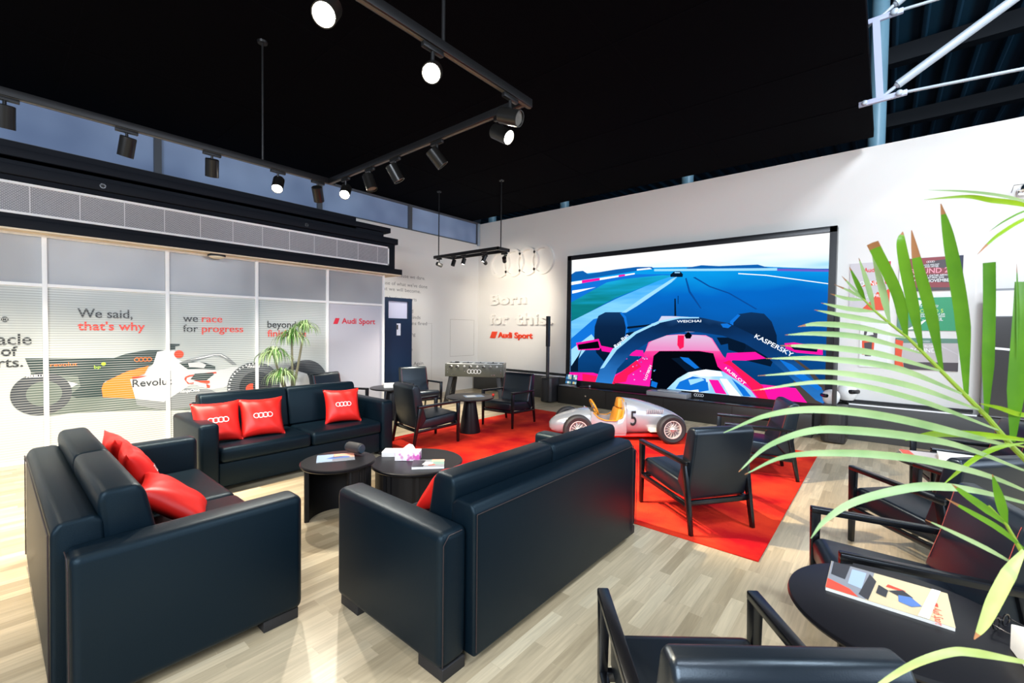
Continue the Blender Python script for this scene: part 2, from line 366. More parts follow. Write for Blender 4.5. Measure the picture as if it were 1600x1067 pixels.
# glazed partition with striped film
w = struct(bpy.data.objects.new('window_1', None)); COL.objects.link(w)
FILM = film_mat('striped_film', '#abb2b1', 0.85, 0.22)
UPPER = noise_color(mat('upper_glass', '#85898f', 0.24, coat=0.15), '#86898f', '#a3a5a8', 0.7, 2)
PLAINF = mat('plain_frosted_film', '#babac4', 0.22)
my = [-3.02, -1.87, -0.72, 0.44, 1.60, 2.73, 3.88, 5.02]
for k in range(len(my)-1):
    b = MB(); b.box((-7.59, my[k]+0.02, 2.07), (-7.565, my[k+1]-0.02, 2.63), UPPER); b.build('pane', w)
    b = MB(); b.box((-7.59, my[k]+0.02, 0.03), (-7.565, my[k+1]-0.02, 2.06), PLAINF if k == 6 else FILM); b.build('pane', w)
b = MB()
for y in my: b.box((-7.61, y-0.022, 0), (-7.535, y+0.022, 2.655), FRAMEW, bev=0.003)
b.box((-7.61, -3.0, 2.045), (-7.54, 5.02, 2.085), FRAMEW, bev=0.003); b.box((-7.61, -3.0, 2.625), (-7.54, 5.04, 2.66), FRAMEW, bev=0.003)
b.box((-7.61, -3.0, 0), (-7.545, 5.02, 0.03), FRAMEW); b.box((-8.62, 5.0, 0), (-7.58, 5.04, 2.66), FRAMEW)
b.build('window_frame', w)

# stepped black soffit above the glazing
b = MB()
b.box((-8.62, -4, 2.671), (-7.35, 5.315, 2.775), SOFFIT, bev=0.004); b.box((-8.62, -4, 2.77), (-7.40, 5.176, 3.26), SOFFIT, bev=0.003)
b.box((-8.62, -4, 3.25), (-7.35, 5.215, 3.36), SOFFIT, bev=0.004); b.box((-8.62, -4, 3.35), (-7.50, 4.985, 3.475), SOFFIT)
b.box((-8.62, -4, 3.47), (-7.44, 5.105, 3.565), SOFFIT, bev=0.004); b.box((-8.62, -4, 3.44), (-7.50, 4.40, 3.65), SOFFIT)
struct(b.build('trim_3'))
b = MB(); b.box((-8.6, -3.0, 2.652), (-7.36, 5.30, 2.6705), mat('cream_soffit_lining', '#e7d6bb', 0.6)); struct(b.build('trim_4'))
# air grille in the soffit
t = thing('air_grille', 'long grey air grille in a white frame set into the black soffit', 'air vent', (-7.39, -3.0, 2.83))
GR = mat('grey_grille_mesh', '#8f8e90', 0.5, metal=0.3)
_nt = GR.node_tree; _b = _nt.nodes['Principled BSDF']
_tc = _nt.nodes.new('ShaderNodeTexCoord'); _mp = _nt.nodes.new('ShaderNodeMapping'); _mp.inputs['Rotation'].default_value = (0, R(90), R(90))
_br = _nt.nodes.new('ShaderNodeTexBrick'); _br.inputs['Scale'].default_value = 1; _br.inputs['Brick Width'].default_value = 0.028; _br.inputs['Row Height'].default_value = 0.014
_br.inputs['Mortar Size'].default_value = 0.003; _br.inputs['Color1'].default_value = (*lin('#646468'), 1); _br.inputs['Color2'].default_value = (*lin('#77767a'), 1); _br.inputs['Mortar'].default_value = (*lin('#b9b8bb'), 1)
_nt.links.new(_tc.outputs['Object'], _mp.inputs[0]); _nt.links.new(_mp.outputs[0], _br.inputs[0]); _nt.links.new(_br.outputs[0], _b.inputs['Base Color'])
b = MB(); b.box((-0.02, 0.02, 0.02), (0.0, 8.01, 0.33), GR); b.build('mesh_panel', t)
b = MB(); b.box((-0.02, 0, 0.325), (0.012, 8.03, 0.352), FRAMEW); b.box((-0.02, 0, 0), (0.012, 8.03, 0.027), FRAMEW); b.box((-0.02, 8.005, 0), (0.012, 8.03, 0.352), FRAMEW); b.box((-0.02, 0, 0), (0.012, 0.025, 0.352), FRAMEW)
b.build('frame', t)
b = MB(); y = 7.78
while y > 0:
    b = MB(); b.box((-0.01, y-0.004, 0.02), (0.005, y+0.004, 0.33), mat('grille_divider', '#d7d7da', 0.4)); b.build('divider', t); y -= 0.405
for (y, z, x) in ((0.93, 3.305, -7.352), (3.42, 3.305, -7.352)):
    b = MB(); b.ring((0, 0), 0.018, 0.03, 0, 0.006, CHROME, 24, LW(y, z, x)); b.lathe([(0.018, 0.0), (0.018, 0.003), (0, 0.004)], BLACKPAINT, 20, LW(y, z, x))
    tag(b.build('sprinkler_rose'), 'small chrome rose on the black soffit face '+('above the left end of the long grille' if y < 2 else 'above the right end of the long grille'), 'sprinkler')
t = thing('motion_sensor', 'white domed motion sensor under the black soffit above the glazing', 'sensor', (-7.45, 2.16, 2.652))
b = MB(); b.box((-0.06, -0.1, -0.03), (0.06, 0.1, 0), BLACKPAINT, bev=0.006); b.build('mounting_plate', t)
b = MB(); b.lathe([(0, -0.062), (0.045, -0.058), (0.09, -0.045), (0.1, -0.034), (0.1, -0.03)], mat('cream_plastic', '#e8dfcc', 0.4), 28); b.build('dome', t)

# hall beyond: roof, far wall, columns
ROOF = stripes(mat('blue_roof_sheet', '#17394f', 0.5), 'X', 0.42, '#0d2334', '#1d4a63', 0.0, 0.6)
b = MB(); x = -18.0
while x < 12:
    b.prism([(x, 7.6), (x+0.30, 7.6), (x+0.34, 7.54), (x+0.40, 7.54), (x+0.44, 7.6), (x+0.44, 7.66), (x, 7.66)], 'y', -8, 19, ROOF); x += 0.44
for y in (1.5, 5, 8.6, 12.2, 15.8): b.box((-18, y-0.12, 7.2), (12, y+0.12, 7.54), mat('dark_purlin', (0.004, 0.008, 0.014), 0.6))
struct(b.build('ceiling_roof'))
b = MB(); b.box((-18, 19, 0), (12, 19.2, 7.7), mat('dark_blue_cladding', (0.01, 0.02, 0.035), 0.7)); b.box((-18, 9.0, 0), (-17.8, 19, 7.7), mat('dark_blue_cladding', (0.01, 0.02, 0.035), 0.7)); b.box((-18, -8, 4.6), (-8.8, 9.0, 7.5), mat('dark_blue_cladding', (0.01, 0.02, 0.035), 0.7)); struct(b.build('wall_far'))
b = MB(); b.box((-18, 9.0, -0.1), (12, 19, 0), mat('hall_floor', '#555a60', 0.7)); struct(b.build('floor'))
for k, x in enumerate((-8.4, -6.02, -3.10, -0.19)):
    b = MB(); b.tube([(x, 9.05, 0), (x, 9.05, 7.5)], 0.11, mat('blue_grey_column_paint', '#6f97ab', 0.4), 20); struct(b.build('trim_column'))
# roof truss seen past the ceiling edge
t = thing('roof_truss', 'painted steel rod truss hanging below the dark roof beyond the black ceiling', 'truss', (-0.1, 7.0, 4.46))
LAV = mat('lilac_steel_paint', '#aab0c9', 0.4)
def L3(p): return (p[0]+0.1, p[1]-7.0, p[2]-4.46)
b = MB(); b.bar(L3((-0.189, 7, 5.43)), L3((-0.127, 7, 4.46)), 0.07, 0.05, LAV, up=(0, 1, 0)); b.build('strut', t)
b = MB(); b.bar(L3((-0.33, 7, 4.455)), L3((0.12, 7, 4.47)), 0.045, 0.06, LAV, bev=0.006); b.ball(L3((0.05, 6.96, 4.47)), 0.035, STEEL, 12, 8, (1, 0.5, 1)); b.ball(L3((-0.27, 6.96, 4.456)), 0.03, STEEL, 12, 8, (1, 0.5, 1)); b.build('joint_plate', t)
b = MB(); b.bar(L3((-0.39, 7, 5.43)), L3((0.06, 7, 5.44)), 0.045, 0.06, LAV, bev=0.006); b.ball(L3((-0.02, 6.96, 5.44)), 0.04, STEEL, 12, 8, (1, 0.5, 1)); b.ball(L3((-0.33, 6.96, 5.43)), 0.03, STEEL, 12, 8, (1, 0.5, 1)); b.build('joint_plate', t)
b = MB(); b.tube([L3((0.1, 7, 4.475)), L3((3.2, 7.1, 4.30))], 0.017, STEEL, 10); b.build('rod', t)
b = MB(); b.tube([L3((0.04, 7, 5.45)), L3((3.2, 7.1, 5.33))], 0.017, STEEL, 10); b.build('rod', t)
b = MB(); b.tube([L3((-0.10, 7, 4.49)), L3((0.04, 7, 4.59))], 0.02, STEEL, 10); b.ball(L3((0.03, 7, 4.585)), 0.035, STEEL, 12, 8); b.tube([L3((0.03, 7, 4.585)), L3((2.9, 7.1, 6.45))], 0.047, STEEL, 16); b.build('brace', t)
b = MB(); b.tube([L3((-0.17, 7, 5.43)), L3((0.0, 7, 5.56))], 0.02, STEEL, 10); b.ball(L3((-0.01, 7, 5.55)), 0.035, STEEL, 12, 8); b.tube([L3((-0.01, 7, 5.55)), L3((2.4, 7.1, 7.2))], 0.047, STEEL, 16); b.build('brace', t)
b = MB(); b.tube([L3((-0.14, 7, 4.48)), L3((-0.36, 7.6, 4.72))], 0.014, STEEL, 8); b.tube([L3((-0.2, 7.0, 5.44)), L3((-0.4, 7.6, 5.6))], 0.014, STEEL, 8); b.build('tie', t)

# ============================================================ WALL LETTERING AND GRAPHICS
# raised white emblem and words on the display wall
SIGNW = mat('white_raised_lettering', '#efebe4', 0.5)
b = MB(); r = 0.352
for k in range(4): b.ring((-7.79+k*0.46, 3.325), r*0.82, r, 0.0, 0.07, SIGNW, 56, BW(0, 0, 8.749), sx=0.96)
tag(b.build('ring_emblem'), 'raised white emblem of four interlocked rings high on the white wall', 'wall emblem')
b = MB(); b.text('Born', SIGNW, BW(-8.11, 2.278, 8.749), width=1.22, height=0.275, ext=0.07, bold=0.02)
tag(b.build('wall_lettering'), 'raised white word Born on the wall under the rings', 'lettering')
t = thing('wall_lettering', 'raised white words for this. on the wall above the orange sport sign', 'lettering', (-8.13, 8.749, 1.758))
for s_, x, w_ in (('for', 0, 0.66), ('this.', 0.89, 1.15)):
    b = MB(); b.text(s_, SIGNW, BW(x, 0, 0), width=w_, height=0.29, ext=0.07, bold=0.02); b.build('word', t)
ORNG = mat('orange_red_sign', '#f0421a', 0.5)
t = thing('sport_sign', 'raised orange sport sign with a slanted block under the white words', 'sign', (-8.135, 8.749, 1.388)); b = MB(); M = BW(8.135, -1.388, 0)
b.faces([(-8.135, 1.388, d) for d in (0.002, 0.03)]+[(-7.955, 1.388, d) for d in (0.002, 0.03)]+[(-7.88, 1.562, d) for d in (0.002, 0.03)]+[(-8.06, 1.562, d) for d in (0.002, 0.03)],
        [(0, 2, 4, 6), (1, 3, 5, 7), (0, 1, 3, 2), (2, 3, 5, 4), (4, 5, 7, 6), (6, 7, 1, 0)], ORNG, M)
b.build('slanted_block', t)
for s_, x, w_ in (('Audi', 0, 0.48), ('Sport', 0.57, 0.58)):
    b = MB(); b.text(s_, ORNG, BW(0.285+x, 0.017, 0), width=w_, height=0.15, ext=0.03, bold=0.022); b.build('word', t)
# small text on the left wall
for (s_, y, z, wd_) in (('Because we dare.', 6.0, 2.80, 0.90), ("Not because of what we've done", 5.25, 2.60, 1.72), ('but what we will become.', 5.35, 2.47, 1.42), ('The next beginning starts', 5.4, 2.27, 1.25),
                        ('New champions are forged', 5.1, 1.99, 1.45), ('by restless, racing minds', 5.3, 1.845, 1.47), ('and old ambitions fired', 5.55, 1.70, 1.42), ('We are only beginning', 5.4, 1.44, 1.22), ('to push the line', 5.6, 1.08, 0.94), ('We make history. Again.', 5.6, 0.735, 1.29)):
    b = MB(); b.text(s_, mat('grey_print', '#7d7b78', 0.6), LW(y, z, -8.6195), width=wd_, height=0.085)
    tag(b.build('wall_text_line'), 'small grey printed line on the white wall reading '+s_.rstrip('.'), 'lettering', 'printed lines on the left wall')
# dark information totem in front of that wall
NAVY = mat('navy_totem_lacquer', '#0d2440', 0.35)
t = thing('totem', 'tall dark blue totem with a white screen window beside the glazing end', 'display totem', (-8.1, 5.75, 0))
b = MB(); b.box((-0.18, -0.355, 0), (-0.02, 0.355, 2.27), NAVY, bev=0.008); b.box((-0.02, -0.355, 0), (0.03, 0.355, 1.83), NAVY); b.box((-0.02, -0.355, 2.2), (0.03, 0.355, 2.272), NAVY); b.box((-0.02, -0.355, 1.83), (0.03, -0.255, 2.2), NAVY); b.box((-0.02, 0.255, 1.83), (0.03, 0.355, 2.2), NAVY); b.build('body', t)
b = MB(); b.box((-0.022, -0.26, 1.82), (-0.012, 0.26, 2.21), mat('lilac_white_panel', '#d4d6ee', 0.4)); b.build('window_panel', t)
b = MB(); b.box((0.03, -0.05, 1.46), (0.034, 0.05, 1.72), mat('white_plate', '#d9dcea', 0.4)); b.box((0.034, -0.05, 1.59), (0.036, -0.015, 1.69), BLACKPAINT); b.build('card_reader', t)

# printed graphics on the glazing film
FK = film_mat('print_dark', '#2a2e2f', 0.75); FR = film_mat('print_red', '#e8402f', 0.6)
def glass_text(nm, label, items):
    t = thing(nm, label, 'lettering', (-7.556, items[0][2], items[0][3]))
    for s_, m, y, z, wd_, hh in items:
        b = MB(); b.text(s_, m, LW(y-items[0][2], z-items[0][3], 0), width=wd_, height=hh, bold=0.014); b.build('word', t)
glass_text('glass_lettering', 'dark and red words We said, that\'s why on the glazing', [('We said,', FK, 0.712, 1.70, 0.52, 0.115), ("that's why", FR, 0.712, 1.545, 0.645, 0.11)])
glass_text('glass_lettering', 'words we race for progress on the middle glazing pane', [('we', FK, 1.775, 1.67, 0.18, 0.11), ('race', FR, 2.0, 1.67, 0.26, 0.11), ('for', FK, 1.775, 1.525, 0.18, 0.11), ('progress', FR, 2.0, 1.525, 0.54, 0.11)])
glass_text('glass_lettering', 'words beyond the finish line on the glazing behind the leafy plant', [('beyond the', FK, 2.888, 1.60, 0.70, 0.115), ('finish line', FR, 2.888, 1.455, 0.62, 0.115)])
glass_text('glass_lettering', 'grey words ending nacle of motorsports at the left end of the glazing', [('The pinnacle', FK, -0.55, 1.375, 0.88, 0.13), ('of', FK, 0.095, 1.25, 0.125, 0.115), ('motorsports.', FK, -0.55, 1.12, 0.81, 0.115), ('®', FK, 0.10, 1.63, 0.055, 0.06)])
t = thing('glass_sport_sign', 'crimson sport sign with a slanted block on the last glazing pane', 'sign', (-7.556, 3.993, 1.68)); b = MB(); CR = mat('crimson_print', '#d2263c', 0.45); M = LW(-3.993, -1.68, 0)
b.faces([(3.993, 1.68, 0), (4.075, 1.68, 0), (4.115, 1.786, 0), (4.035, 1.786, 0)], [(0, 1, 2, 3)], CR, M)
b.build('slanted_block', t)
for s_, x, w_ in (('Audi', 0, 0.29), ('Sport', 0.345, 0.345)):
    b = MB(); b.text(s_, CR, LW(4.155-3.993+x, 0.01, 0), width=w_, height=0.105, bold=0.016); b.build('word', t)

# racing car print on the film
b = MB(); lay = [0]
def gp(m, pts):
    lay[0] += 1; d = -7.559+lay[0]*0.00025
    b.faces([(d, p[0], p[1]) for p in pts], [tuple(range(len(pts)))], m)
def circ(cy, cz, r, n=40, a0=0, a1=2*PI): return [(cy+r*math.cos(a0+(a1-a0)*k/n), cz+r*math.sin(a0+(a1-a0)*k/n)) for k in range(n)]
gd = film_mat('print_teal_black', '#2b3b3a', 0.8); gg = film_mat('print_grey_green', '#5a6660', 0.85); go = film_mat('print_orange', '#f47a2a', 0.5); gs = film_mat('print_silver', '#c9ccce', 0.5)
gy = film_mat('print_mid_grey', '#7c8285', 0.6); gt = film_mat('print_tyre', '#3a4046', 0.85); gdr = film_mat('print_dark_rim', '#20262c', 0.5); grd = film_mat('print_roundel', '#f0492c', 0.4); gw = film_mat('print_white', '#eef0f0', 0.2)
gl = film_mat('print_lime', '#a8d63a', 0.3)
gp(gg, [(0.318,1.064),(0.457,1.093),(0.643,0.888),(0.959,0.763),(1.253,0.648),(1.552,0.563),(2.11,0.573),(2.191,0.373),(1.551,0.448),(1.252,0.487),(0.639,0.536),(0.466,0.522),(0.323,0.579)])
gp(gd, [(0.275,1.214),(0.712,1.2),(1.042,1.187),(1.155,1.236),(1.31,1.269),(1.391,1.28),(1.556,1.275),(1.555,1.144),(1.444,1.088),(1.223,0.973),(0.954,0.893),(0.93,0.83),(0.934,0.7),(0.697,0.71),(0.47,0.857),(0.461,0.979),(0.318,1.06)])
gp(gg, [(0.469,0.933),(0.548,1.002),(0.711,0.975),(0.732,0.849),(0.621,0.737),(0.598,0.586),(0.466,0.574)])
gp(gs, [(0.474,0.903),(0.623,0.921),(0.71,0.882),(0.622,0.829),(0.515,0.794),(0.473,0.813)])
gp(go, [(0.923,0.807),(0.942,0.87),(0.991,0.907),(1.159,1.002),(1.393,1.069),(1.348,0.964),(1.203,0.898),(1.222,0.804),(1.253,0.64),(0.934,0.696)])
gp(gs, [(1.2,0.899),(1.348,0.947),(1.444,1.097),(1.486,1.256),(1.556,1.271),(1.678,1.272),(1.699,1.155),(1.757,1.099),(1.877,1.02),(2.194,0.954),(2.465,1.006),(2.482,0.828),(2.276,0.69),(2.111,0.677),(1.876,0.782),(1.552,0.563),(1.253,0.636)])
gp(gw, [(1.444,1.097),(1.486,1.243),(1.656,1.255),(1.677,1.156),(1.802,1.088),(1.771,0.999),(1.597,0.983),(1.389,0.987)])
gp(gy, [(1.253,0.64),(1.552,0.563),(1.8,0.725),(2.111,0.677),(2.192,0.621),(2.11,0.459),(1.551,0.448),(1.266,0.553)])
gp(gd, [(1.599,1.363),(1.736,1.356),(1.736,1.333),(1.685,1.326),(1.685,1.281),(1.627,1.274),(1.599,1.283)])
gp(gd, [(1.725,1.091),(1.778,1.113),(1.845,1.11),(2.024,1.085),(2.166,1.019),(2.166,0.977),(1.831,0.997),(1.778,1.04)])
gp(gs, [(1.831,1.086),(1.968,1.096),(2.052,1.05),(2.023,1.002),(1.845,1.029)])
gp(gy, [(1.725,1.091),(1.832,1.135),(2.052,1.187),(2.153,1.206),(2.248,1.205),(2.345,1.138),(2.452,1.029),(2.39,1.029),(2.277,1.132),(2.196,1.171),(2.124,1.171),(2.066,1.149),(1.899,1.107),(1.791,1.08)])
gp(gw, [(1.832,1.126),(2.052,1.177),(2.153,1.196),(2.241,1.195),(2.33,1.13),(2.315,1.131),(2.233,1.183),(2.153,1.185),(2.052,1.158)])
gp(grd, [(1.787,0.854),(1.793,0.886),(1.844,0.912),(2.023,0.927),(2.173,0.939),(2.185,0.916),(1.995,0.901),(1.857,0.891),(1.817,0.875),(1.81,0.836),(1.843,0.798),(1.898,0.803),(1.898,0.784),(1.83,0.783)])
gp(grd, [(1.898,0.829),(1.995,0.835),(2.093,0.81),(2.096,0.78),(2.065,0.769),(1.994,0.789)])
gp(grd, [(2.051,0.77),(2.1,0.738),(2.093,0.705),(2.057,0.713)])
gp(grd, [(1.221,0.936),(1.386,0.939),(1.338,0.923),(1.221,0.898)])
gp(gd, [(1.912,0.927),(2.137,0.928),(2.151,0.902),(2.051,0.817),(1.939,0.826),(1.857,0.849)])
cr0 = [(1.726,1.214),(1.776,1.213)]; rr = cr0[1][0]-cr0[0][0]; gp(grd, circ(cr0[0][0], cr0[0][1], rr*1.1, 28))
rt = [(0.163,0.812),(0.303,1.05)]; rz = rt[1][1]-rt[0][1]; gp(gt, circ(rt[0][0]+rz*1.02, rt[0][1]-0.02, rz*1.05)); gp(gg, circ(rt[0][0]+rz*1.1, rt[0][1]-0.02, rz*0.62))
ft = [(2.318,0.676),(2.644,1.056)]; fz = ft[1][1]-ft[0][1]
fc = (ft[0][0]+fz, ft[0][1]); gp(gt, circ(fc[0]+fz*2.1, fc[1], fz)); gp(gw, [(3.004,0.727),(3.309,0.895),(3.524,0.816),(3.59,0.635),(3.415,0.519),(3.103,0.55)])
gp(gt, circ(fc[0], fc[1], fz)); gp(gdr, circ(fc[0]+0.02, fc[1], fz*0.62)); gp(grd, circ(fc[0]-0.05, fc[1]-0.03, fz*0.2)); gp(gdr, circ(fc[0]+0.1, fc[1], fz*0.33))
for k in range(14):   # white tread marks round the front tyre
    a = PI*(0.52+k*0.045); ca, sa = math.cos(a), math.sin(a)
    gp(gw, [(fc[0]+fz*q*ca+h_*sa*0.008, fc[1]+fz*q*sa-h_*ca*0.008) for q, h_ in ((0.9, -1), (0.97, -1), (0.97, 1), (0.9, 1))])
gp(gl, circ([(0.943,1.118),(0.952,1.118)][0][0], [(0.943,1.118),(0.952,1.118)][0][1], 0.022, 20))
ox = -7.559+(lay[0]+2)*0.00025
b.text('Revolut', gdr, LW(1.222, 0.80, ox), width=0.42, height=0.10, bold=0.005)
b.text('ninjaOne', gw, LW(1.74, 0.67, ox), width=0.225, height=0.042, bold=0.02)
b.text('bp', gl, LW(0.855, 1.065, ox), width=0.06, height=0.04)
b.text('revolut', go, LW(0.475, 1.105, ox), width=0.23, height=0.05)
b.text('PIRELLI', gw, LW(fc[0]-0.10, fc[1]+fz*0.78, ox), width=0.17, height=0.035, bold=0.02)
b.text('PIRELLI', gw, LW(rt[0][0]+0.12, rt[0][1]+rz*0.75, ox), width=0.13, height=0.03, bold=0.02)
b.rings4(0.185, go, LW(1.334, 1.157, ox), th=0.0005, band=0.13)
b.text('Audi', gw, LW(1.55, 0.99, ox), width=0.12, height=0.035)
tag(b.build('car_print', recalc=False), 'large silver, black and orange racing car printed across the glazing', 'wall graphic')

# posters on the display wall
def poster(nm, label, x0, z0, x1, z1, base, shapes, texts, rg=None):
    t = thing(nm, label, 'poster', (x0, 8.748, z0), 0, 'race posters on the display wall')
    b = MB(); b.box((0, -0.012, 0), (x1-x0, 0, z1-z0), base); k = 0
    for m, pts in shapes:
        k += 1; b.faces([(p[0]*(x1-x0), -0.0125-k*0.0003, p[1]*(z1-z0)) for p in pts], [tuple(range(len(pts)))], m)
    b.build('sheet', t)
    b = MB()
    for s_, m, u, v, wd_, hh in texts: b.text(s_, m, basis((u*(x1-x0), -0.015, v*(z1-z0)), (1, 0, 0), (0, 0, 1)), width=wd_*(x1-x0), height=hh, bold=0.012, align='CENTER')
    if rg: b.rings4(rg[2]*(x1-x0), rg[3], basis((rg[0]*(x1-x0), -0.015, rg[1]*(z1-z0)), (1, 0, 0), (0, 0, 1)), th=0.0005)
    b.build('lettering', t)
PG = mat('poster_grey', '#cfc9cc', 0.5); PM = mat('poster_maroon', '#8e3c42', 0.5); PD = mat('poster_dark', '#4d4449', 0.5); PE = mat('poster_green', '#2f9b6b', 0.5); PDG = mat('poster_dark_green', '#5f8a78', 0.5); PO = mat('poster_orange', '#e8512c', 0.5); PNK = mat('poster_pink_print', '#f2a0b0', 0.5); PLM = mat('poster_lime_print', '#b9e26a', 0.5); PCR = mat('poster_crimson', '#c8324e', 0.5); PSI = mat('poster_silver', '#c4bcbc', 0.5)
poster('race_poster', 'grey and red race poster beside the screen, reading round 4', -0.45, 1.99, 0.035, 2.72, PG,
       [(PCR, [(0.86, 0.55), (1, 0.5), (1, 1), (0.86, 1)]), (PO, [(0.3, 0), (1, 0), (1, 0.3), (0.7, 0.38), (0.55, 0.2)]), (PO, [(0.3, 0.5), (0.6, 0.62), (0.9, 0.5), (0.6, 0.52)]), (PO, [(0.72, 0.3), (1, 0.45), (1, 0.3)])],
       [('Audi', PRINTR, 0.5, 0.8, 0.3, 0.07), ('ROUND 4', PRINTW, 0.52, 0.52, 0.72, 0.07), ('10 - 12 APRIL', PRINTW, 0.5, 0.27, 0.7, 0.045)])
poster('race_poster', 'maroon streaked race poster at the top right, reading round 23', 0.135, 2.255, 0.80, 2.735, PM,
       [(PD, [(0.35, 0.3), (1, 0.2), (1, 0.45), (0.5, 0.5)]), (PD, [(0.3, 0.75), (1, 0.6), (1, 0.95), (0.6, 0.9)]), (PD, [(0.1, 0), (1, 0), (1, 0.08), (0.2, 0.12)]), (mat('poster_navy', '#1d2440', 0.5), [(0.93, 0), (1, 0), (1, 1), (0.93, 1)]), (PRINTW, [(0.0, 0), (0.14, 0), (0.05, 0.3), (0.12, 0.6), (0.06, 0.9), (0, 1)])],
       [('LOUD AND FAST', PRINTW, 0.52, 0.76, 0.24, 0.022), ('AND AFTER', PRINTW, 0.52, 0.70, 0.22, 0.025), ('ROUND 23', PNK, 0.52, 0.53, 0.66, 0.075), ('FORMULA 1 QATAR AIRWAYS', PRINTW, 0.54, 0.43, 0.6, 0.028), ('GRAND PRIX 2026', PRINTW, 0.54, 0.37, 0.36, 0.024), ('27 - 29 NOVEMBER', PRINTW, 0.52, 0.26, 0.66, 0.045)], (0.5, 0.87, 0.13, PRINTW))
poster('race_poster', 'green race poster in the middle of the right column, reading round 5', 0.13, 1.685, 0.80, 2.16, PE,
       [(PDG, [(0, 0), (0.3, 0), (0.14, 0.5), (0.2, 0.9), (0, 1)]), (PRINTW, [(0.15, 0.02), (0.42, 0.3), (0.5, 0.36), (0.32, 0.05)]), (PRINTW, [(0.3, 0.95), (0.42, 0.9), (0.36, 0.76), (0.26, 0.86)])],
       [('IT IS TIME?', PRINTW, 0.5, 0.7, 0.3, 0.035), ('ROUND 5', PLM, 0.52, 0.54, 0.42, 0.055), ('FORMULA 1 GULF AIR', PRINTW, 0.55, 0.47, 0.42, 0.025), ('GRAND PRIX 2026', PRINTW, 0.55, 0.41, 0.42, 0.025), ('17 - 19 APRIL', PRINTW, 0.53, 0.30, 0.4, 0.045)], None)
poster('race_poster', 'silver race poster with an orange edge, lowest of the right column', 0.12, 1.115, 0.79, 1.575, PSI,
       [(PDG, [(0, 0.83), (1, 0.86), (1, 1), (0, 1)]), (PO, [(0, 0), (0.16, 0), (0.11, 0.4), (0.13, 0.9), (0, 0.95)]), (PD, [(0.16, 0), (1, 0), (1, 0.27), (0.4, 0.24), (0.14, 0.2)]), (PG, [(0.6, 0.86), (1, 0.5), (1, 0.52), (0.66, 0.86)])],
       [('BARCELONA', PRINTW, 0.5, 0.72, 0.35, 0.03), ('ROUND 9', PRINTW, 0.5, 0.56, 0.5, 0.06)], (0.5, 0.9, 0.11, PRINTW))
poster('race_poster', 'white poster with a grey and orange machine drawing under the grey one', -0.30, 1.115, 0.04, 1.79, PAPER,
       [(PD, [(0.15, 0.82), (0.5, 0.9), (0.62, 0.8), (0.6, 0.62), (0.12, 0.64)]), (PAPER, [(0.22, 0.72), (0.48, 0.74), (0.46, 0.8), (0.26, 0.82)]), (PO, [(0.1, 0.28), (0.5, 0.28), (0.52, 0.62), (0.08, 0.6)]), (PD, [(0.2, 0.25), (0.42, 0.25), (0.44, 0.58), (0.16, 0.55)]), (PO, [(0.12, 0.12), (0.5, 0.12), (0.5, 0.16), (0.12, 0.16)])], [('a', PAPER, 0.9, 0.02, 0.02, 0.01)])
# dark framed board right of the posters
t = thing('display_board', 'dark glossy framed board with a pale header at the right end of the wall', 'display board', (1.0, 8.52, 0.55))
b = MB(); b.box((0, 0, 0), (1.9, 0.06, 1.69), mat('grey_board_frame', '#8d9094', 0.5), bev=0.005); b.build('frame', t)
b = MB(); b.box((0.03, -0.006, 1.33), (1.87, 0, 1.66), PAPER); b.build('header', t)
b = MB(); b.box((0.03, -0.008, 0.02), (1.87, 0, 1.32), mat('dark_board_print', '#3a3838', 0.2)); b.bar((0.0, -0.011, 0.92), (0.6, -0.011, 0.86), 0.004, 0.03, PRINTW); b.build('picture_panel', t)
# floodlight bracket high on the wall at the frame edge
t = thing('wall_floodlight', 'small chrome bracket lamp high on the white wall at the right', 'lamp', (1.32, 8.6, 3.5))
b = MB(); b.box((-0.05, 0.1, -0.05), (0.05, 0.15, 0.05), CHROME, bev=0.01); b.tube([(0, 0.1, 0), (0, 0.0, 0.03)], 0.012, CHROME); b.tube([(-0.12, 0.0, -0.02), (-0.1, -0.02, 0.07), (0.1, -0.02, 0.07)], 0.006, CHROME, 8); b.build('bracket', t)
b = MB(); b.lathe([(0.02, 0.08), (0.05, 0.05), (0.065, 0), (0.06, -0.005)], CHROME, 24); b.build('lamp_head', t)

# ============================================================ VIDEO WALL
t = thing('video_wall', 'huge black framed video screen showing a racing car cockpit view of a track', 'screen', (-3.09, 8.55, 0.4))
FB = mat('black_screen_frame', (0.008, 0.009, 0.012), 0.3)
def off(o, p): return (o[0]-p[0], o[1]-p[1], o[2]-p[2])
b = MB(); x0, x1 = -5.564+3.09, -0.611+3.09
b.box((x0, 0.005, 0.0), (x1, 0.2, 2.904), FB); 
b.box((x0, -0.03, 2.806), (x1, 0.01, 2.904), FB, bev=0.004); b.box((x0, -0.03, 0), (x1, 0.01, 0.101), FB); b.box((x0, -0.03, 0), (x0+0.095, 0.01, 2.9), FB); b.box((x1-0.095, -0.03, 0), (x1, 0.01, 2.9), FB)
b.build('frame', t)
b = MB(); lay = [0]
def lp(m, pts, clip=True):
    lay[0] += 1; d = 0.0035-lay[0]*0.0003
    q = [(min(max(p[0], -5.47), -0.705), min(max(p[1], 0.5), 3.207)) for p in pts]
    b.faces([(p[0]+3.09, d, p[1]-0.4) for p in q], [tuple(range(len(q)))], m)
sk = screen_grad('picture_sky', 'Z', 2.1, 2.8, [(0, '#9fdcff'), (0.3, '#d6f1ff'), (0.6, '#f1fbff'), (1, '#ffffff')], 1.0, ((0.6, 1, 4), 1.1, (0, 0, 0)))
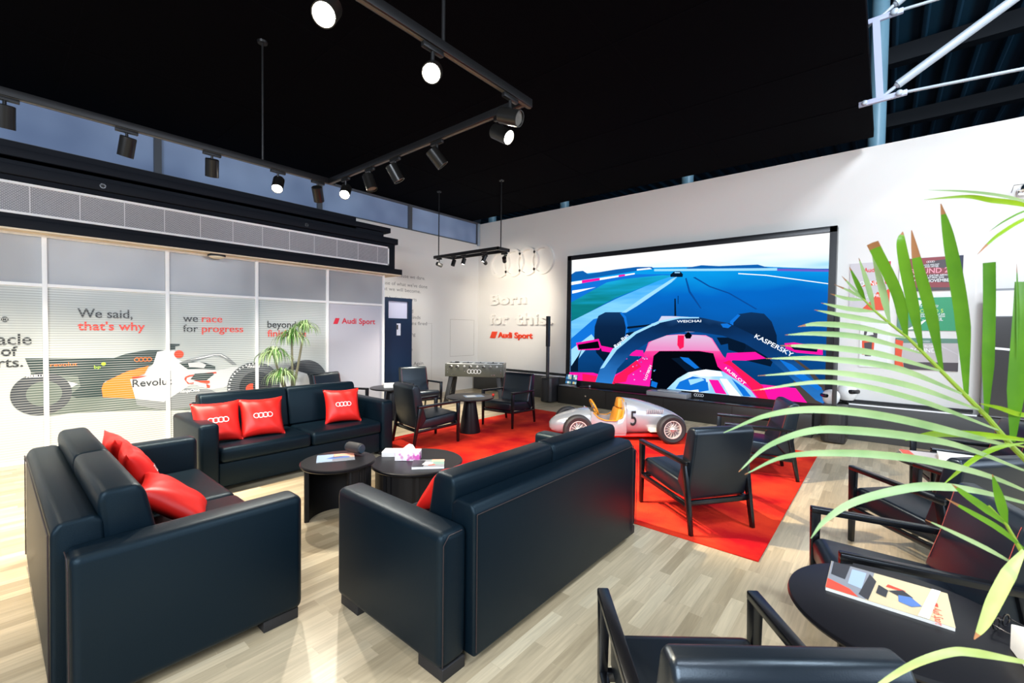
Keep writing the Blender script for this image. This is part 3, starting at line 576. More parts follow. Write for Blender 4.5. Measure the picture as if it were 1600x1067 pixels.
gr = screen_grad('picture_tarmac', 'Z', 0.1, 2.35, [(0, '#07305c'), (0.5, '#0a4f98'), (0.8, '#0667c4'), (1, '#0a9be8')], 1.0, ((0.7, 1, 2.2), 0.28, (0, 0.5, 0)))
grass = screen_grad('picture_grass', 'Z', 1.2, 2.4, [(0, '#0a6a78'), (0.5, '#0c7f86'), (1, '#18a8d8')], 1.0, ((0.8, 1, 9), 0.9, (0, -0.45, 0)))
kerb = screen_grad('picture_kerb', 'Z', 0.9, 2.3, [(0, '#4aa6ea'), (0.5, '#7cc8f6'), (1, '#2f9fe8')], 1.1, ((0.9, 1, 7), 0.9, (0, -0.6, 0)))
halo = screen_grad('picture_halo', 'Z', 0.1, 1.65, [(0, '#2f7fd0'), (0.45, '#0d3f7a'), (0.8, '#0b2a52'), (1, '#2a5a92')], 1.0, ((1.5, 1, 3), 0.3, (0, 0, 0)))
pink = screen_grad('picture_pink', 'Z', 0.1, 1.4, [(0, '#ff1fa8'), (0.45, '#f21a86'), (0.75, '#f06ab0'), (1, '#e9b7dc')], 1.1, ((2, 1, 3), 0.25, (0, 0.4, 0)))
mag = screen_mat('picture_magenta', '#f5159a', 1.15); mag2 = screen_mat('picture_red_pink', '#ff1a55', 1.1); pale = screen_grad('picture_nose', 'Z', 0.9, 1.45, [(0, '#e88fc6'), (0.5, '#dcc3e2'), (1, '#cdd3ee')], 1.0)
navy = screen_mat('picture_navy', '#06182e', 1.0); dk = screen_mat('picture_black', '#03060f', 1.0); tyre = screen_grad('picture_tyre', 'Z', 0.4, 1.7, [(0, '#03101f'), (0.7, '#0a2446'), (1, '#123a68')], 1.0)
treel = screen_mat('picture_trees', '#0d5fae', 1.0); white = screen_mat('picture_white', '#eef6ff', 1.2); ltb = screen_mat('picture_light_blue', '#9ad4fa', 1.1); mid = screen_mat('picture_blue', '#1273d8', 1.0); purple = screen_mat('picture_purple', '#6a5fc8', 1.0); brown = screen_mat('picture_brown', '#4b4440', 1.0); helm = screen_grad('picture_helmet', 'X', -0.4, 0.75, [(0, '#3f9be8'), (0.4, '#a8dcf8'), (0.7, '#eaf6ff'), (1, '#8ec8f0')], 1.1, ((3, 1, 3), 0.6, (0, 0.6, 0)))
lp(sk, [(-5.47, 0.5), (-0.705, 0.5), (-0.705, 3.207), (-5.47, 3.207)])
lp(gr, [(-5.501,2.879),(-4.64,2.889),(-3.814,2.906),(-2.952,2.854),(-1.707,2.764),(-0.692,2.637),(-0.635,0.492),(-5.464,0.45)])
lp(treel, [(-5.478,2.892),(-5.37,2.943),(-5.175,2.947),(-5.036,2.861),(-4.691,2.893),(-4.387,2.915),(-3.907,2.931),(-3.588,2.905),(-3.543,2.859),(-3.905,2.852),(-4.385,2.816),(-5.475,2.726)])
lp(treel, [(-2.911,2.834),(-2.637,2.86),(-2.335,2.819),(-1.708,2.794),(-1.543,2.725),(-1.291,2.694),(-0.692,2.644),(-0.691,2.61),(-2.87,2.774)])
lp(white, [(-5.475,2.717),(-4.484,2.777),(-3.951,2.811),(-3.95,2.776),(-4.636,2.713),(-5.473,2.619)])
lp(mag, [(-5.198,2.739),(-4.751,2.762),(-4.75,2.702),(-5.197,2.671)])
lp(mag, [(-4.31,2.792),(-4.164,2.8),(-4.163,2.76),(-4.309,2.752)])
lp(white, [(-3.906,2.887),(-3.632,2.892),(-3.587,2.862),(-3.905,2.856)])
lp(ltb, [(-3.543,2.859),(-1.416,2.711),(-1.415,2.668),(-3.542,2.816)])
lp(purple, [(-1.416,2.701),(-0.692,2.63),(-0.691,2.596),(-1.415,2.661)])
lp(mid, [(-5.473,2.648),(-3.95,2.785),(-3.196,2.732),(-3.76,2.563),(-5.463,2.12)])
lp(grass, [(-5.465,2.257),(-4.583,2.655),(-4.235,2.702),(-3.365,2.727),(-3.153,2.704),(-3.537,2.594),(-4.374,2.316),(-5.457,1.817)])
lp(white, [(-5.448,2.52),(-4.842,2.567),(-5.276,2.478),(-5.446,2.452)])
lp(kerb, [(-3.062,2.69),(-3.13,2.611),(-3.709,2.292),(-4.22,2.004),(-4.872,1.448),(-5.436,0.748),(-5.457,1.827),(-4.374,2.289),(-3.45,2.623),(-3.195,2.69)])
lp(ltb, [(-3.07,2.69),(-3.192,2.574),(-3.889,2.131),(-4.123,2.003),(-4.22,2.004),(-3.755,2.311),(-3.194,2.636)])
lp(mid, [(-5.449,1.435),(-4.881,1.873),(-4.22,2.004),(-4.872,1.448),(-5.439,0.944)])
lp(ltb, [(-5.444,1.19),(-4.928,1.542),(-4.845,1.449),(-5.192,1.054),(-5.436,0.797)])
lp(screen_mat('picture_rubber', '#0a4a96', 1.0), [(-2.748,2.648),(-2.475,2.465),(-2.143,2.328),(-1.689,2.027),(-1.722,2.024),(-2.16,2.313),(-2.494,2.45),(-2.787,2.643)])
lp(screen_mat('picture_rubber', '#0a4a96', 1.0), [(-2.907,2.646),(-2.829,2.39),(-2.618,2.061),(-2.641,2.057),(-2.86,2.371),(-2.93,2.632)])
lp(white, [(-2.01,2.668),(-1.573,2.607),(-0.686,2.414),(-0.686,2.4),(-1.572,2.592),(-2.01,2.652)])
lp(navy, [(-3.217,2.725),(-3.147,2.778),(-3.031,2.778),(-2.973,2.716),(-2.98,2.664),(-3.211,2.679)])
lp(ltb, [(-3.134,2.769),(-3.031,2.761),(-3.03,2.741),(-3.133,2.748)])
lp(navy, [(-3.126,2.259),(-3.101,2.258),(-3.081,1.921),(-3.119,1.922)])
lp(navy, [(-3.061,2.31),(-3.049,2.31),(-3.049,2.153),(-3.058,2.153)])
# front tyres
lp(tyre, [(-4.856,1.448),(-4.851,1.708),(-4.766,1.942),(-4.596,2.019),(-4.22,2.013),(-4.121,1.922),(-4.058,1.645),(-4.1,1.376),(-4.224,1.079),(-4.599,0.953),(-4.802,1.144)])
lp(mid, [(-4.22,2.013),(-4.121,1.922),(-4.058,1.645),(-4.099,1.354),(-4.178,1.194),(-4.135,1.465),(-4.116,1.69),(-4.169,1.891),(-4.259,1.996)])
lp(tyre, [(-2.123,1.512),(-2.123,1.82),(-1.999,1.945),(-1.788,1.976),(-1.589,1.948),(-1.472,1.811),(-1.393,1.583),(-1.38,1.311),(-1.469,1.052),(-1.869,1.14)])
lp(mid, [(-2.123,1.82),(-1.999,1.945),(-1.957,1.926),(-2.066,1.797),(-2.082,1.59),(-2.116,1.512)])
lp(navy, [(-4.092,1.712),(-3.518,1.771),(-3.386,1.738),(-3.385,1.704),(-3.517,1.737),(-4.092,1.667)])
lp(navy, [(-4.114,1.578),(-3.343,1.738),(-3.342,1.704),(-4.112,1.511)])
lp(navy, [(-2.61,1.741),(-2.057,1.724),(-2.056,1.69),(-2.609,1.693)])
# nose and body
lp(pale, [(-3.432,1.823),(-3.369,1.924),(-3.177,1.922),(-2.849,1.903),(-2.808,1.862),(-2.612,1.821),(-2.531,1.622),(-3.427,1.61)])
lp(pink, [(-4.336,0.525),(-4.414,0.656),(-4.193,0.777),(-3.773,1.079),(-3.685,1.223),(-3.621,1.412),(-3.425,1.533),(-3.003,1.574),(-2.529,1.562),(-2.415,1.505),(-2.223,1.198),(-2.04,1.015),(-1.657,0.741),(-1.088,0.721),(-0.934,0.508),(-1.65,0.488)])
lp(pale, [(-3.599,1.391),(-3.425,1.524),(-3.003,1.562),(-2.644,1.56),(-2.453,1.524),(-2.28,1.281),(-2.834,1.275),(-3.685,1.223)])
lp(mag2, [(-3.044,1.553),(-2.921,1.555),(-2.924,1.329),(-2.996,1.285),(-3.048,1.366)])
lp(mag2, [(-4.413,0.61),(-4.193,0.764),(-3.865,1.03),(-3.769,0.904),(-4.047,0.707),(-4.092,0.569),(-4.336,0.515)])
lp(navy, [(-2.158,1.511),(-1.878,1.517),(-1.857,1.367),(-1.906,1.251),(-2.136,1.311)])
lp(navy, [(-2.341,1.526),(-2.123,1.531),(-2.085,1.436),(-2.264,1.391)])
# cockpit
lp(dk, [(-3.578,0.483),(-3.542,0.875),(-3.513,1.136),(-3.396,1.235),(-2.637,1.267),(-2.39,1.237),(-2.31,0.998),(-2.106,0.817),(-1.784,0.485)])
lp(navy, [(-3.158,1.103),(-2.831,1.148),(-2.591,0.939),(-2.512,0.865),(-2.824,0.842),(-3.031,1.014)])
lp(mid, [(-2.993,1.14),(-2.831,1.128),(-2.63,0.957),(-2.707,0.932),(-2.91,1.062)])
rnd = random.Random(3)
for k in range(26):
    px, pz = -4.10+rnd.random()*0.62, 0.60+rnd.random()*0.52
    lp([ltb, mid, ltb, mag][k % 4], [(px, pz), (px+0.022, pz+0.004), (px+0.02, pz+0.022), (px-0.002, pz+0.018)])
lp(mid, [(-3.537,0.638),(-3.413,0.606),(-3.437,0.505),(-3.552,0.528)])
# mirrors
lp(mag, [(-5.31,1.341),(-4.74,1.446),(-4.668,1.276),(-4.719,1.208),(-5.25,1.178)])
lp(dk, [(-5.264,1.303),(-4.754,1.395),(-4.709,1.246),(-5.239,1.193)])
lp(mag, [(-4.7,1.303),(-4.352,1.25),(-3.731,1.234),(-3.701,1.118),(-3.96,1.114),(-4.656,1.183)])
lp(mag, [(-2.152,1.252),(-1.704,1.29),(-1.537,1.187),(-1.852,1.133),(-2.06,1.129),(-2.163,0.968),(-2.198,1.083)])
lp(mag, [(-1.275,1.452),(-1.138,1.471),(-0.751,1.406),(-0.748,1.283),(-1.103,1.305),(-1.257,1.367)])
lp(navy, [(-1.228,1.432),(-0.813,1.384),(-0.826,1.328),(-1.135,1.35)])
# side pods
lp(mag, [(-5.469,0.667),(-4.857,0.702),(-4.413,0.61),(-4.336,0.502),(-5.465,0.46)])
lp(mag2, [(-5.128,0.662),(-4.413,0.61),(-4.336,0.502),(-5.125,0.479)])
lp(navy, [(-5.436,0.797),(-5.248,1.052),(-5.14,1.25),(-5.246,0.955),(-5.241,0.703),(-5.434,0.689)])
lp(brown, [(-1.162,1.249),(-0.919,1.052),(-0.643,0.798),(-0.635,0.492),(-0.934,0.501),(-1.119,0.754)])
lp(mag, [(-1.573,0.675),(-1.118,0.725),(-0.934,0.501),(-1.487,0.499)])
# pillar letters side
lp(mag2, [(-2.22,1.074),(-2.075,1.013),(-1.86,0.78),(-1.634,0.501),(-1.487,0.499),(-1.574,0.712),(-1.934,0.984),(-2.113,1.126)])
# helmet
lp(helm, [(-3.229,0.495),(-3.025,0.723),(-2.825,0.858),(-2.514,0.933),(-2.216,0.918),(-1.963,0.771),(-1.754,0.62),(-1.667,0.505),(-2.58,0.478)])
lp(white, [(-2.825,0.858),(-2.514,0.933),(-2.253,0.915),(-2.214,0.828),(-2.588,0.799)])
lp(mid, [(-2.982,0.664),(-2.743,0.787),(-2.51,0.765),(-2.468,0.589),(-2.777,0.519),(-3.061,0.524)])
lp(ltb, [(-2.821,0.719),(-2.587,0.771),(-2.528,0.735),(-2.779,0.621)])
lp(mid, [(-2.662,0.651),(-2.471,0.708),(-2.448,0.551),(-2.619,0.502)])
lp(mag, [(-2.453,0.75),(-2.293,0.755),(-2.141,0.511),(-2.331,0.515)])
lp(white, [(-2.268,0.785),(-2.148,0.787),(-1.905,0.498),(-2.098,0.501)])
lp(mid, [(-2.07,0.801),(-1.857,0.648),(-1.751,0.515),(-1.87,0.509)])
# halo
lp(halo, [(-4.799,0.498),(-4.675,0.846),(-4.401,1.239),(-3.924,1.603),(-3.432,1.823),(-3.011,1.904),(-2.652,1.897),(-2.129,1.781),(-1.677,1.552),(-1.286,1.308),(-0.978,1.048),(-0.64,0.689),(-0.635,0.505),(-0.82,0.556),(-1.153,0.876),(-1.538,1.224),(-1.876,1.434),(-2.232,1.56),(-2.646,1.616),(-2.843,1.626),(-3.169,1.58),(-3.599,1.413),(-3.962,1.181),(-4.283,0.825),(-4.396,0.496)])
lp(ltb, [(-4.401,1.239),(-3.924,1.603),(-3.432,1.823),(-3.011,1.904),(-2.652,1.897),(-2.652,1.877),(-3.01,1.875),(-3.409,1.789),(-3.877,1.568),(-4.301,1.225),(-4.596,0.828),(-4.689,0.798)])
lp(mid, [(-1.346,1.186),(-1.159,1.107),(-0.74,0.755),(-0.795,0.715),(-1.124,0.931)])
lp(dk, [(-2.913,1.555),(-2.843,1.626),(-2.769,1.558),(-2.8,1.496),(-2.88,1.494)])
lp(mid, [(-2.273,1.774),(-2.165,1.781),(-2.093,1.743),(-2.145,1.697),(-2.235,1.711)])
lp(ltb, [(-3.571,1.771),(-3.431,1.814),(-3.404,1.78),(-3.517,1.728)])
oy = 0.0035-(lay[0]+3)*0.0003
def lt(s_, m, p0, p1, h, bold=0.01):
    p0, p1 = Vector((p0[0], 0, p0[1])), Vector((p1[0], 0, p1[1])); d = p1-p0; u = d.normalized(); v = Vector((-u.z, 0, u.x))
    b.text(s_, m, basis((p0.x+3.09, oy, p0.z-0.4), u, v), width=d.length, height=h, bold=bold)
q = [(-3.058,1.797),(-2.612,1.805),(-1.727,1.54),(-1.168,1.231),(-4.327,1.256),(-4.04,1.521),(-3.611,0.957),(-3.82,0.671),(-2.195,0.947),(-1.993,0.834)]
lt('WEICHAI', white, q[0], q[1], 0.045); lt('KASPERSKY', white, q[2], q[3], 0.075); lt('Ray-Ban', white, q[4], q[5], 0.08)
q2 = [(-3.688,0.961),(-3.811,0.69),(-3.58,0.951),(-3.691,0.669),(-2.188,0.966),(-1.858,0.704)]
lt('HUBLOT', white, q2[2], q2[3], 0.055); lt('HUBLOT', white, q2[4], q2[5], 0.05)
b.build('screen_picture', t, recalc=False, smooth=False)
b = MB(); b.rings4(0.175, PRINTW, BW(-2.62+3.09, 0.047, -0.031), th=0.002, band=0.14); b.build('ring_badge', t)

# low gloss console under the screen
t = thing('media_console', 'long low gloss black console under the video screen', 'cabinet', (-5.57, 8.2, 0))
b = MB(); b.box((0.01, 0.01, 0.0), (4.74, 0.32, 0.365), mat('black_console_panel', (0.014, 0.013, 0.012), 0.4), bev=0.004); b.build('body', t)
b = MB(); b.box((0, 0, 0.365), (4.75, 0.325, 0.39), mat('gloss_black_top', (0.008, 0.008, 0.01), 0.22, spec=0.8), bev=0.004); b.build('top', t)
b = MB()
for x in (1.2, 2.4, 3.6): b.box((x-0.002, 0.006, 0.01), (x+0.002, 0.012, 0.36), GLOSSK)
b.build('door_joint', t)
b = MB(); b.lathe([(0.018, 0), (0.018, 0.006), (0, 0.007)], CHROME, 16, BW(0.72, 0.22, 0.01)); b.build('lock', t)
# things standing on it
t = thing('laptop', 'open silver laptop with a colourful screen on the left end of the console', 'laptop', (-5.38, 8.35, 0.39), R(-4))
b = MB(); b.box((-0.16, -0.13, 0), (0.16, 0.09, 0.014), mat('silver_laptop', '#b5b9be', 0.35, metal=0.6), bev=0.004); b.build('keyboard_base', t)
b = MB(); b.bar((0, 0.09, 0.012), (0, 0.135, 0.23), 0.32, 0.008, BLACKPAINT, up=(0, 1, 0)); b.build('lid', t)
b = MB(); k = 0
for i in range(6):
    for j in range(4):
        c = ['#3f86b8', '#9cc7d8', '#d8c890', '#2a4f78', '#7fae9a', '#e4e8ea'][(i*5+j*3+i*j) % 6]
        u0, v0 = -0.15+i*0.05, 0.02+j*0.05
        f_ = lambda u, v: (u, 0.09+(v/0.218)*0.045-0.0055, 0.012+v)
        b.faces([f_(u0, v0), f_(u0+0.05, v0), f_(u0+0.05, v0+0.05), f_(u0, v0+0.05)], [(0, 1, 2, 3)], screen_mat('laptop_'+c[1:], c, 0.9))
b.build('display', t, recalc=False)
t = thing('microphone', 'black handheld microphone lying on the console near the laptop', 'microphone', (-4.93, 8.33, 0.415), R(35))
b = MB(); b.tube([(-0.12, 0, -0.008), (0.06, 0, 0.0)], [0.013, 0.02], BLACKPAINT, 14); b.build('handle', t)
b = MB(); b.ball((0.09, 0, 0.0), 0.027, mat('silver_mesh', '#b8bcc2', 0.4, metal=0.8)); b.build('grille', t)
t = thing('media_box', 'grey metal equipment box lying on the console in front of the screen', 'box', (-3.15, 8.36, 0.39))
b = MB(); b.box((-0.36, -0.14, 0), (0.40, 0.15, 0.085), mat('grey_equipment_metal', '#97999c', 0.4, metal=0.3), bev=0.006); b.build('case', t)
b = MB(); b.box((-0.18, -0.05, 0.086), (0.22, 0.13, 0.11), mat('pale_equipment_metal', '#b5b8bd', 0.4, metal=0.3), bev=0.005); b.build('lid_panel', t)
def helmet(label, x, y, z, rot, stand):
    t = thing('racing_helmet', label, 'helmet', (x, y, z), rot)
    HW = mat('white_helmet_shell', '#f1f0ee', 0.25)
    b = MB(); h0 = 0.05 if stand else 0.0
    b.lathe([(0.085, h0), (0.115, h0+0.05), (0.13, h0+0.13), (0.122, h0+0.19), (0.09, h0+0.24), (0.04, h0+0.262), (0, h0+0.267)], HW, 28, sy=1.12); b.build('shell', t)
    b = MB(); b.box((-0.10, -0.155, h0+0.115), (0.10, -0.05, h0+0.185), GLOSSK, bev=0.025); b.build('visor', t)
    if stand:
        b = MB(); b.box((-0.05, -0.05, 0), (0.05, 0.05, 0.055), BLACKPAINT, bev=0.004); b.build('stand', t)
    return t
helmet('white racing helmet on the subwoofer, left of the speaker pole', -0.605, 8.275, 0.561, R(-62), False).scale = (0.8,)*3
helmet('white racing helmet on a small black stand, right of the speaker pole', -0.43, 8.585, 0.556, R(60), True).scale = (0.92,)*3
# column loudspeakers
def column_speaker(label, x, y, rot):
    t = thing('column_speaker', label, 'loudspeaker', (x, y, 0), rot, 'column loudspeakers beside the screen')
    b = MB(); pr = [(-0.17, -0.2), (0.17, -0.2), (0.2, -0.1), (0.2, 0.18), (-0.2, 0.18), (-0.2, -0.1)]
    b.prism([(-0.15, -0.16), (-0.10, -0.2), (0.10, -0.2), (0.15, -0.16), (0.16, 0.1), (0.12, 0.18), (-0.12, 0.18), (-0.16, 0.1)], 'z', 0.015, 0.56, mat('black_speaker_plastic', (0.014, 0.014, 0.016), 0.4), bev=0.02); b.build('subwoofer', t)
    b = MB(); b.box((-0.06, -0.205, 0.06), (0.06, -0.195, 0.5), mat('black_speaker_mesh', (0.02, 0.02, 0.022), 0.7), bev=0.003)
    b.build('grille', t)
    b = MB(); b.box((-0.028, -0.15, 0.56), (0.028, -0.09, 1.25), mat('grey_column_metal', (0.05, 0.05, 0.05), 0.4), bev=0.006); b.build('spacer_column', t)
    b = MB(); b.box((-0.035, -0.16, 1.25), (0.035, -0.08, 1.93), mat('black_speaker_plastic', (0.014, 0.014, 0.016), 0.4), bev=0.008); b.box((-0.025, -0.1625, 1.28), (0.025, -0.16, 1.9), mat('black_speaker_mesh', (0.02, 0.02, 0.022), 0.7)); b.build('array_column', t)
column_speaker('slim black column loudspeaker left of the screen beside the laptop end', -5.76, 8.2, 0)
column_speaker('slim black column loudspeaker right of the screen by the white helmets', -0.55, 8.2, 0)
b = MB(); b.tube([(-0.78, 8.42, 0.02), (-0.76, 8.40, 0.16), (-0.73, 8.39, 0.2), (-0.70, 8.37, 0.15), (-0.69, 8.35, 0.03)], 0.006, mat('grey_cable', '#8d9094', 0.5), 8)
tag(b.build('cable'), 'grey cable looping in the gap between the console and the right speaker', 'cable')

# ============================================================ FURNITURE
def sofa(label, loc, rot, W=2.06):
    t = thing('sofa', label, 'sofa', loc, rot, 'black leather sofas')
    a = W/2; aw = 0.17
    for s in (-1, 1):
        b = MB(); x0, x1 = sorted((s*a, s*(a-aw))); b.box((x0, -0.455, 0.055), (x1, 0.47, 0.69), LEATHER, bev=0.04, seg=4); o = b.build('armrest', t)
        b = MB(); b.tube([(s*(a-0.012), -0.457, 0.08), (s*(a-0.012), -0.457, 0.64), (s*(a-0.045), -0.457, 0.678), (s*(a-aw+0.045), -0.457, 0.678)], 0.0025, mat('dark_seam', (0.02, 0.012, 0.014), 0.5), 6); b.build('seam', o)
        for y in (-0.36, 0.36):
            b = MB(); b.box((min(s*(a-0.02), s*(a-0.16)), y-0.09, 0), (max(s*(a-0.02), s*(a-0.16)), y+0.09, 0.06), BLACKPAINT, bev=0.004); b.build('foot', t)
    b = MB(); i = a-aw-0.002
    b.prism([(-0.50, 0.05), (-0.495, 0.745), (-0.47, 0.785), (-0.36, 0.79), (-0.325, 0.76), (-0.31, 0.05)], 'x', -i, i, LEATHER, bev=0.018, seg=3); o = b.build('back_frame', t)
    b = MB(); b.tube([(-i+0.01, -0.503, 0.08), (-i+0.01, -0.500, 0.742), (i-0.01, -0.500, 0.742), (i-0.01, -0.503, 0.08)], 0.003, mat('dark_seam', (0.02, 0.012, 0.014), 0.5), 6); b.build('seam', o)
    b = MB(); b.box((-i, -0.32, 0.05), (i, 0.425, 0.29), LEATHER, bev=0.015); b.build('seat_base', t)
    for s in (-1, 1):
        x0, x1 = sorted((s*0.004, s*(i-0.002)))
        b = MB(); b.box((x0, -0.31, 0.292), (x1, 0.475, 0.445), LEATHER, bev=0.045, seg=4); b.build('seat_cushion', t)
        b = MB(); b.prism([(-0.315, 0.44), (-0.35, 0.84), (-0.335, 0.885), (-0.21, 0.89), (-0.18, 0.85), (-0.10, 0.446)], 'x', x0, x1, LEATHER, bev=0.03, seg=3); b.build('back_cushion', t)
    return t
sofa('black leather sofa with its back to the camera in the centre foreground', (-1.95, 2.33, 0), face_rot(-1, 0))
sofa('black leather sofa at the left edge, seen over its near armrest', (-3.48, 0.65, 0), face_rot(0, 1), 2.08)
sofa('black leather sofa with three red cushions facing the coffee tables', (-5.29, 2.31, 0), face_rot(1, 0), 2.12)

def pillow(label, loc, rot, size=0.43, logo=True, group='red cushions on the sofas'):
    t = thing('cushion', label, 'cushion', loc, 0, group); t.rotation_euler = rot
    n = 18; h = size/2; T = 0.075
    def surf(u, v): return T*max(0.0, (1-abs(u)**3.2))**0.6*max(0.0, (1-abs(v)**3.2))**0.6
    def out(u, v): return (u*h*(1-0.10*(1-v*v)), v*h*(1-0.10*(1-u*u)))
    vs = []; fs = []
    for sgn in (1, -1):
        for i in range(n+1):
            for j in range(n+1):
                u, v = -1+2*i/n, -1+2*j/n; x, y = out(u, v); w = surf(u, v)*(1+0.06*math.sin(9*u+4*v)); vs.append((x, y, sgn*w))
    N = (n+1)**2
    for i in range(n):
        for j in range(n):
            a = i*(n+1)+j; fs.append((a, a+n+1, a+n+2, a+1)); fs.append((N+a, N+a+1, N+a+n+2, N+a+n+1))
    b = MB(); b.faces(vs, fs, RED); bmesh.ops.remove_doubles(b.bm, verts=b.bm.verts[:], dist=0.0005); b.build('cover', t, angle=80)
    if logo:
        b = MB(); w = 0.185; D = w/3.25; r = D/2
        for k in range(4):
            cx = (k-1.5)*D*0.75; vv = []; ff = []
            for j in range(32):
                g = 2*PI*j/32
                for rr in (r*0.76, r):
                    x, y = cx+rr*math.cos(g), rr*math.sin(g); vv.append((x, y, surf(x/h, y/h)*(1+0.06*math.sin(9*x/h+4*y/h))+0.0035))
            for j in range(32): ff.append((2*j, 2*j+1, 2*((j+1) % 32)+1, 2*((j+1) % 32)))
            b.faces(vv, ff, PRINTW)
        b.build('ring_print', t, recalc=False)
    return t
def prot(fx, fy, tilt): return (R(90-tilt), 0, math.atan2(fx, -fy))
CG = 'red cushions'
pillow('left red ring cushion of the pair on the far sofa', (-5.155, 1.49, 0.645), prot(1, -0.10, 24))
pillow('right red ring cushion of the pair on the far sofa', (-5.145, 1.91, 0.64), prot(1, -0.18, 24))
pillow('red ring cushion alone at the right end of the far sofa', (-5.165, 2.85, 0.645), prot(1, -0.3, 22))
pillow('red cushion nearest the armrest of the left foreground sofa', (-3.27, 0.72, 0.565), prot(0.3, 1, 50), logo=False)
pillow('red cushion leaning in the middle of the left foreground sofa', (-3.66, 0.635, 0.645), prot(0.1, 1, 24))
pillow('red cushion behind it at the far end of the left foreground sofa', (-4.15, 0.625, 0.645), prot(0.0, 1, 22))
pillow('red cushion peeking out past the back of the central sofa', (-2.20, 1.99, 0.565), prot(-1, 0.05, 40), logo=True)

def make_chair(label, x, y, fx, fy, z=0, tone=None):
    t = thing('armchair', label, 'armchair', (x, y, z), face_rot(fx, fy), 'black armchairs with wooden arms')
    L = tone or CHAIRL
    for s in (-1, 1):
        X = s*0.298
        b = MB(); b.bar((X, 0.325, 0.0), (X, 0.325, 0.575), 0.028, 0.034, WOODB, up=(0, 1, 0), w1=0.042, h1=0.05, bev=0.004); b.build('leg', t)
        b = MB(); b.bar((X, -0.385, 0.0), (X, -0.285, 0.56), 0.028, 0.034, WOODB, up=(0, 1, 0), w1=0.042, h1=0.055, bev=0.004); b.build('leg', t)
        b = MB(); b.bar((X, 0.35, 0.576), (X, -0.325, 0.552), 0.046, 0.034, WOODB, bev=0.006); b.build('armrest', t)
        b = MB(); b.bar((X, 0.32, 0.262), (X, -0.33, 0.225), 0.034, 0.034, WOODB, bev=0.004); b.build('side_rail', t)
    b = MB(); b.bar((-0.285, 0.315, 0.262), (0.285, 0.315, 0.262), 0.03, 0.04, WOODB, bev=0.004); b.bar((-0.285, -0.325, 0.232), (0.285, -0.325, 0.232), 0.03, 0.04, WOODB, bev=0.004); b.build('cross_rail', t)
    b = MB(); b.prism([(0.335, 0.285), (0.345, 0.40), (0.305, 0.43), (-0.23, 0.375), (-0.30, 0.245), (-0.05, 0.245)], 'x', -0.268, 0.268, L, bev=0.022, seg=3); b.build('seat', t)
    b = MB(); b.prism([(-0.175, 0.372), (-0.235, 0.58), (-0.285, 0.81), (-0.312, 0.845), (-0.372, 0.845), (-0.40, 0.805), (-0.365, 0.56), (-0.315, 0.262), (-0.28, 0.255)], 'x', -0.285, 0.285, L, bev=0.026, seg=4); o = b.build('backrest', t)
    for s in (-1, 1):
        b = MB(); b.tube([(s*0.262, -0.187, 0.42), (s*0.262, -0.236, 0.59), (s*0.262, -0.279, 0.78), (s*0.262, -0.288, 0.815)], 0.0018, SEAM, 6); b.build('stitching', o)
    return t
make_chair('black armchair on the rug, back to the camera, beside the cone table', -4.97, 4.04, 0.09, 0.62, 0.013)
make_chair('black armchair facing the camera behind the cone table on the rug', -4.90, 5.74, 0.08, -0.66, 0.013)
make_chair('black armchair in the middle of the rug, turned toward the toy car', -1.28, 4.02, -0.83, 0.56, 0.013)
make_chair('black armchair by the screen, half hidden behind the one on the rug', -1.15, 5.76, -0.92, -0.385, 0.013)
make_chair('black armchair on the bare floor right of the rug, seen from its side', 0.28, 4.36, -0.757, 0.654)
make_chair('black armchair with arm over the round table, behind the palm at right', 0.11, 2.97, -0.95, -0.29)
make_chair('black armchair in the bottom foreground seen from behind and above', -0.385, 1.50, -0.64, 0.77)
make_chair('black armchair farthest right, behind the magazine table and palm', 0.63, 5.92, -0.97, -0.2)
make_chair('dark armchair standing behind the far sofa near the leafy plant', -6.98, 3.80, 0.96, 0.26)
make_chair('black armchair standing in front of the dark blue totem', -6.97, 5.47, 0.97, -0.23)

def cone_table(label, x, y, h=0.57, r=0.375, z=0):
    t = thing('round_table', label, 'side table', (x, y, z), 0, 'black round side tables')
    b = MB(); b.lathe([(0, h-0.03), (r-0.03, h-0.03), (r-0.006, h-0.024), (r, h-0.014), (r-0.004, h-0.002), (r-0.012, h), (0, h)], TABLEK, 64); b.build('table_top', t)
    b = MB(); b.lathe([(0, 0.0), (0.165, 0.0), (0.165, 0.02), (0.085, h-0.03), (0, h-0.03)], TABLEK, 40); b.build('cone_base', t)
    return t
cone_table('black round table with a cone foot on the rug between two armchairs', -4.93, 4.85, 0.557, z=0.013)
cone_table('black round table with a white book before the blue totem', -6.68, 4.62)
cone_table('large black round table with a magazine in the right foreground', 0.08, 2.20, 0.575, 0.368)
cone_table('black round table with magazines at far right behind the palm leaves', 0.46, 5.13)

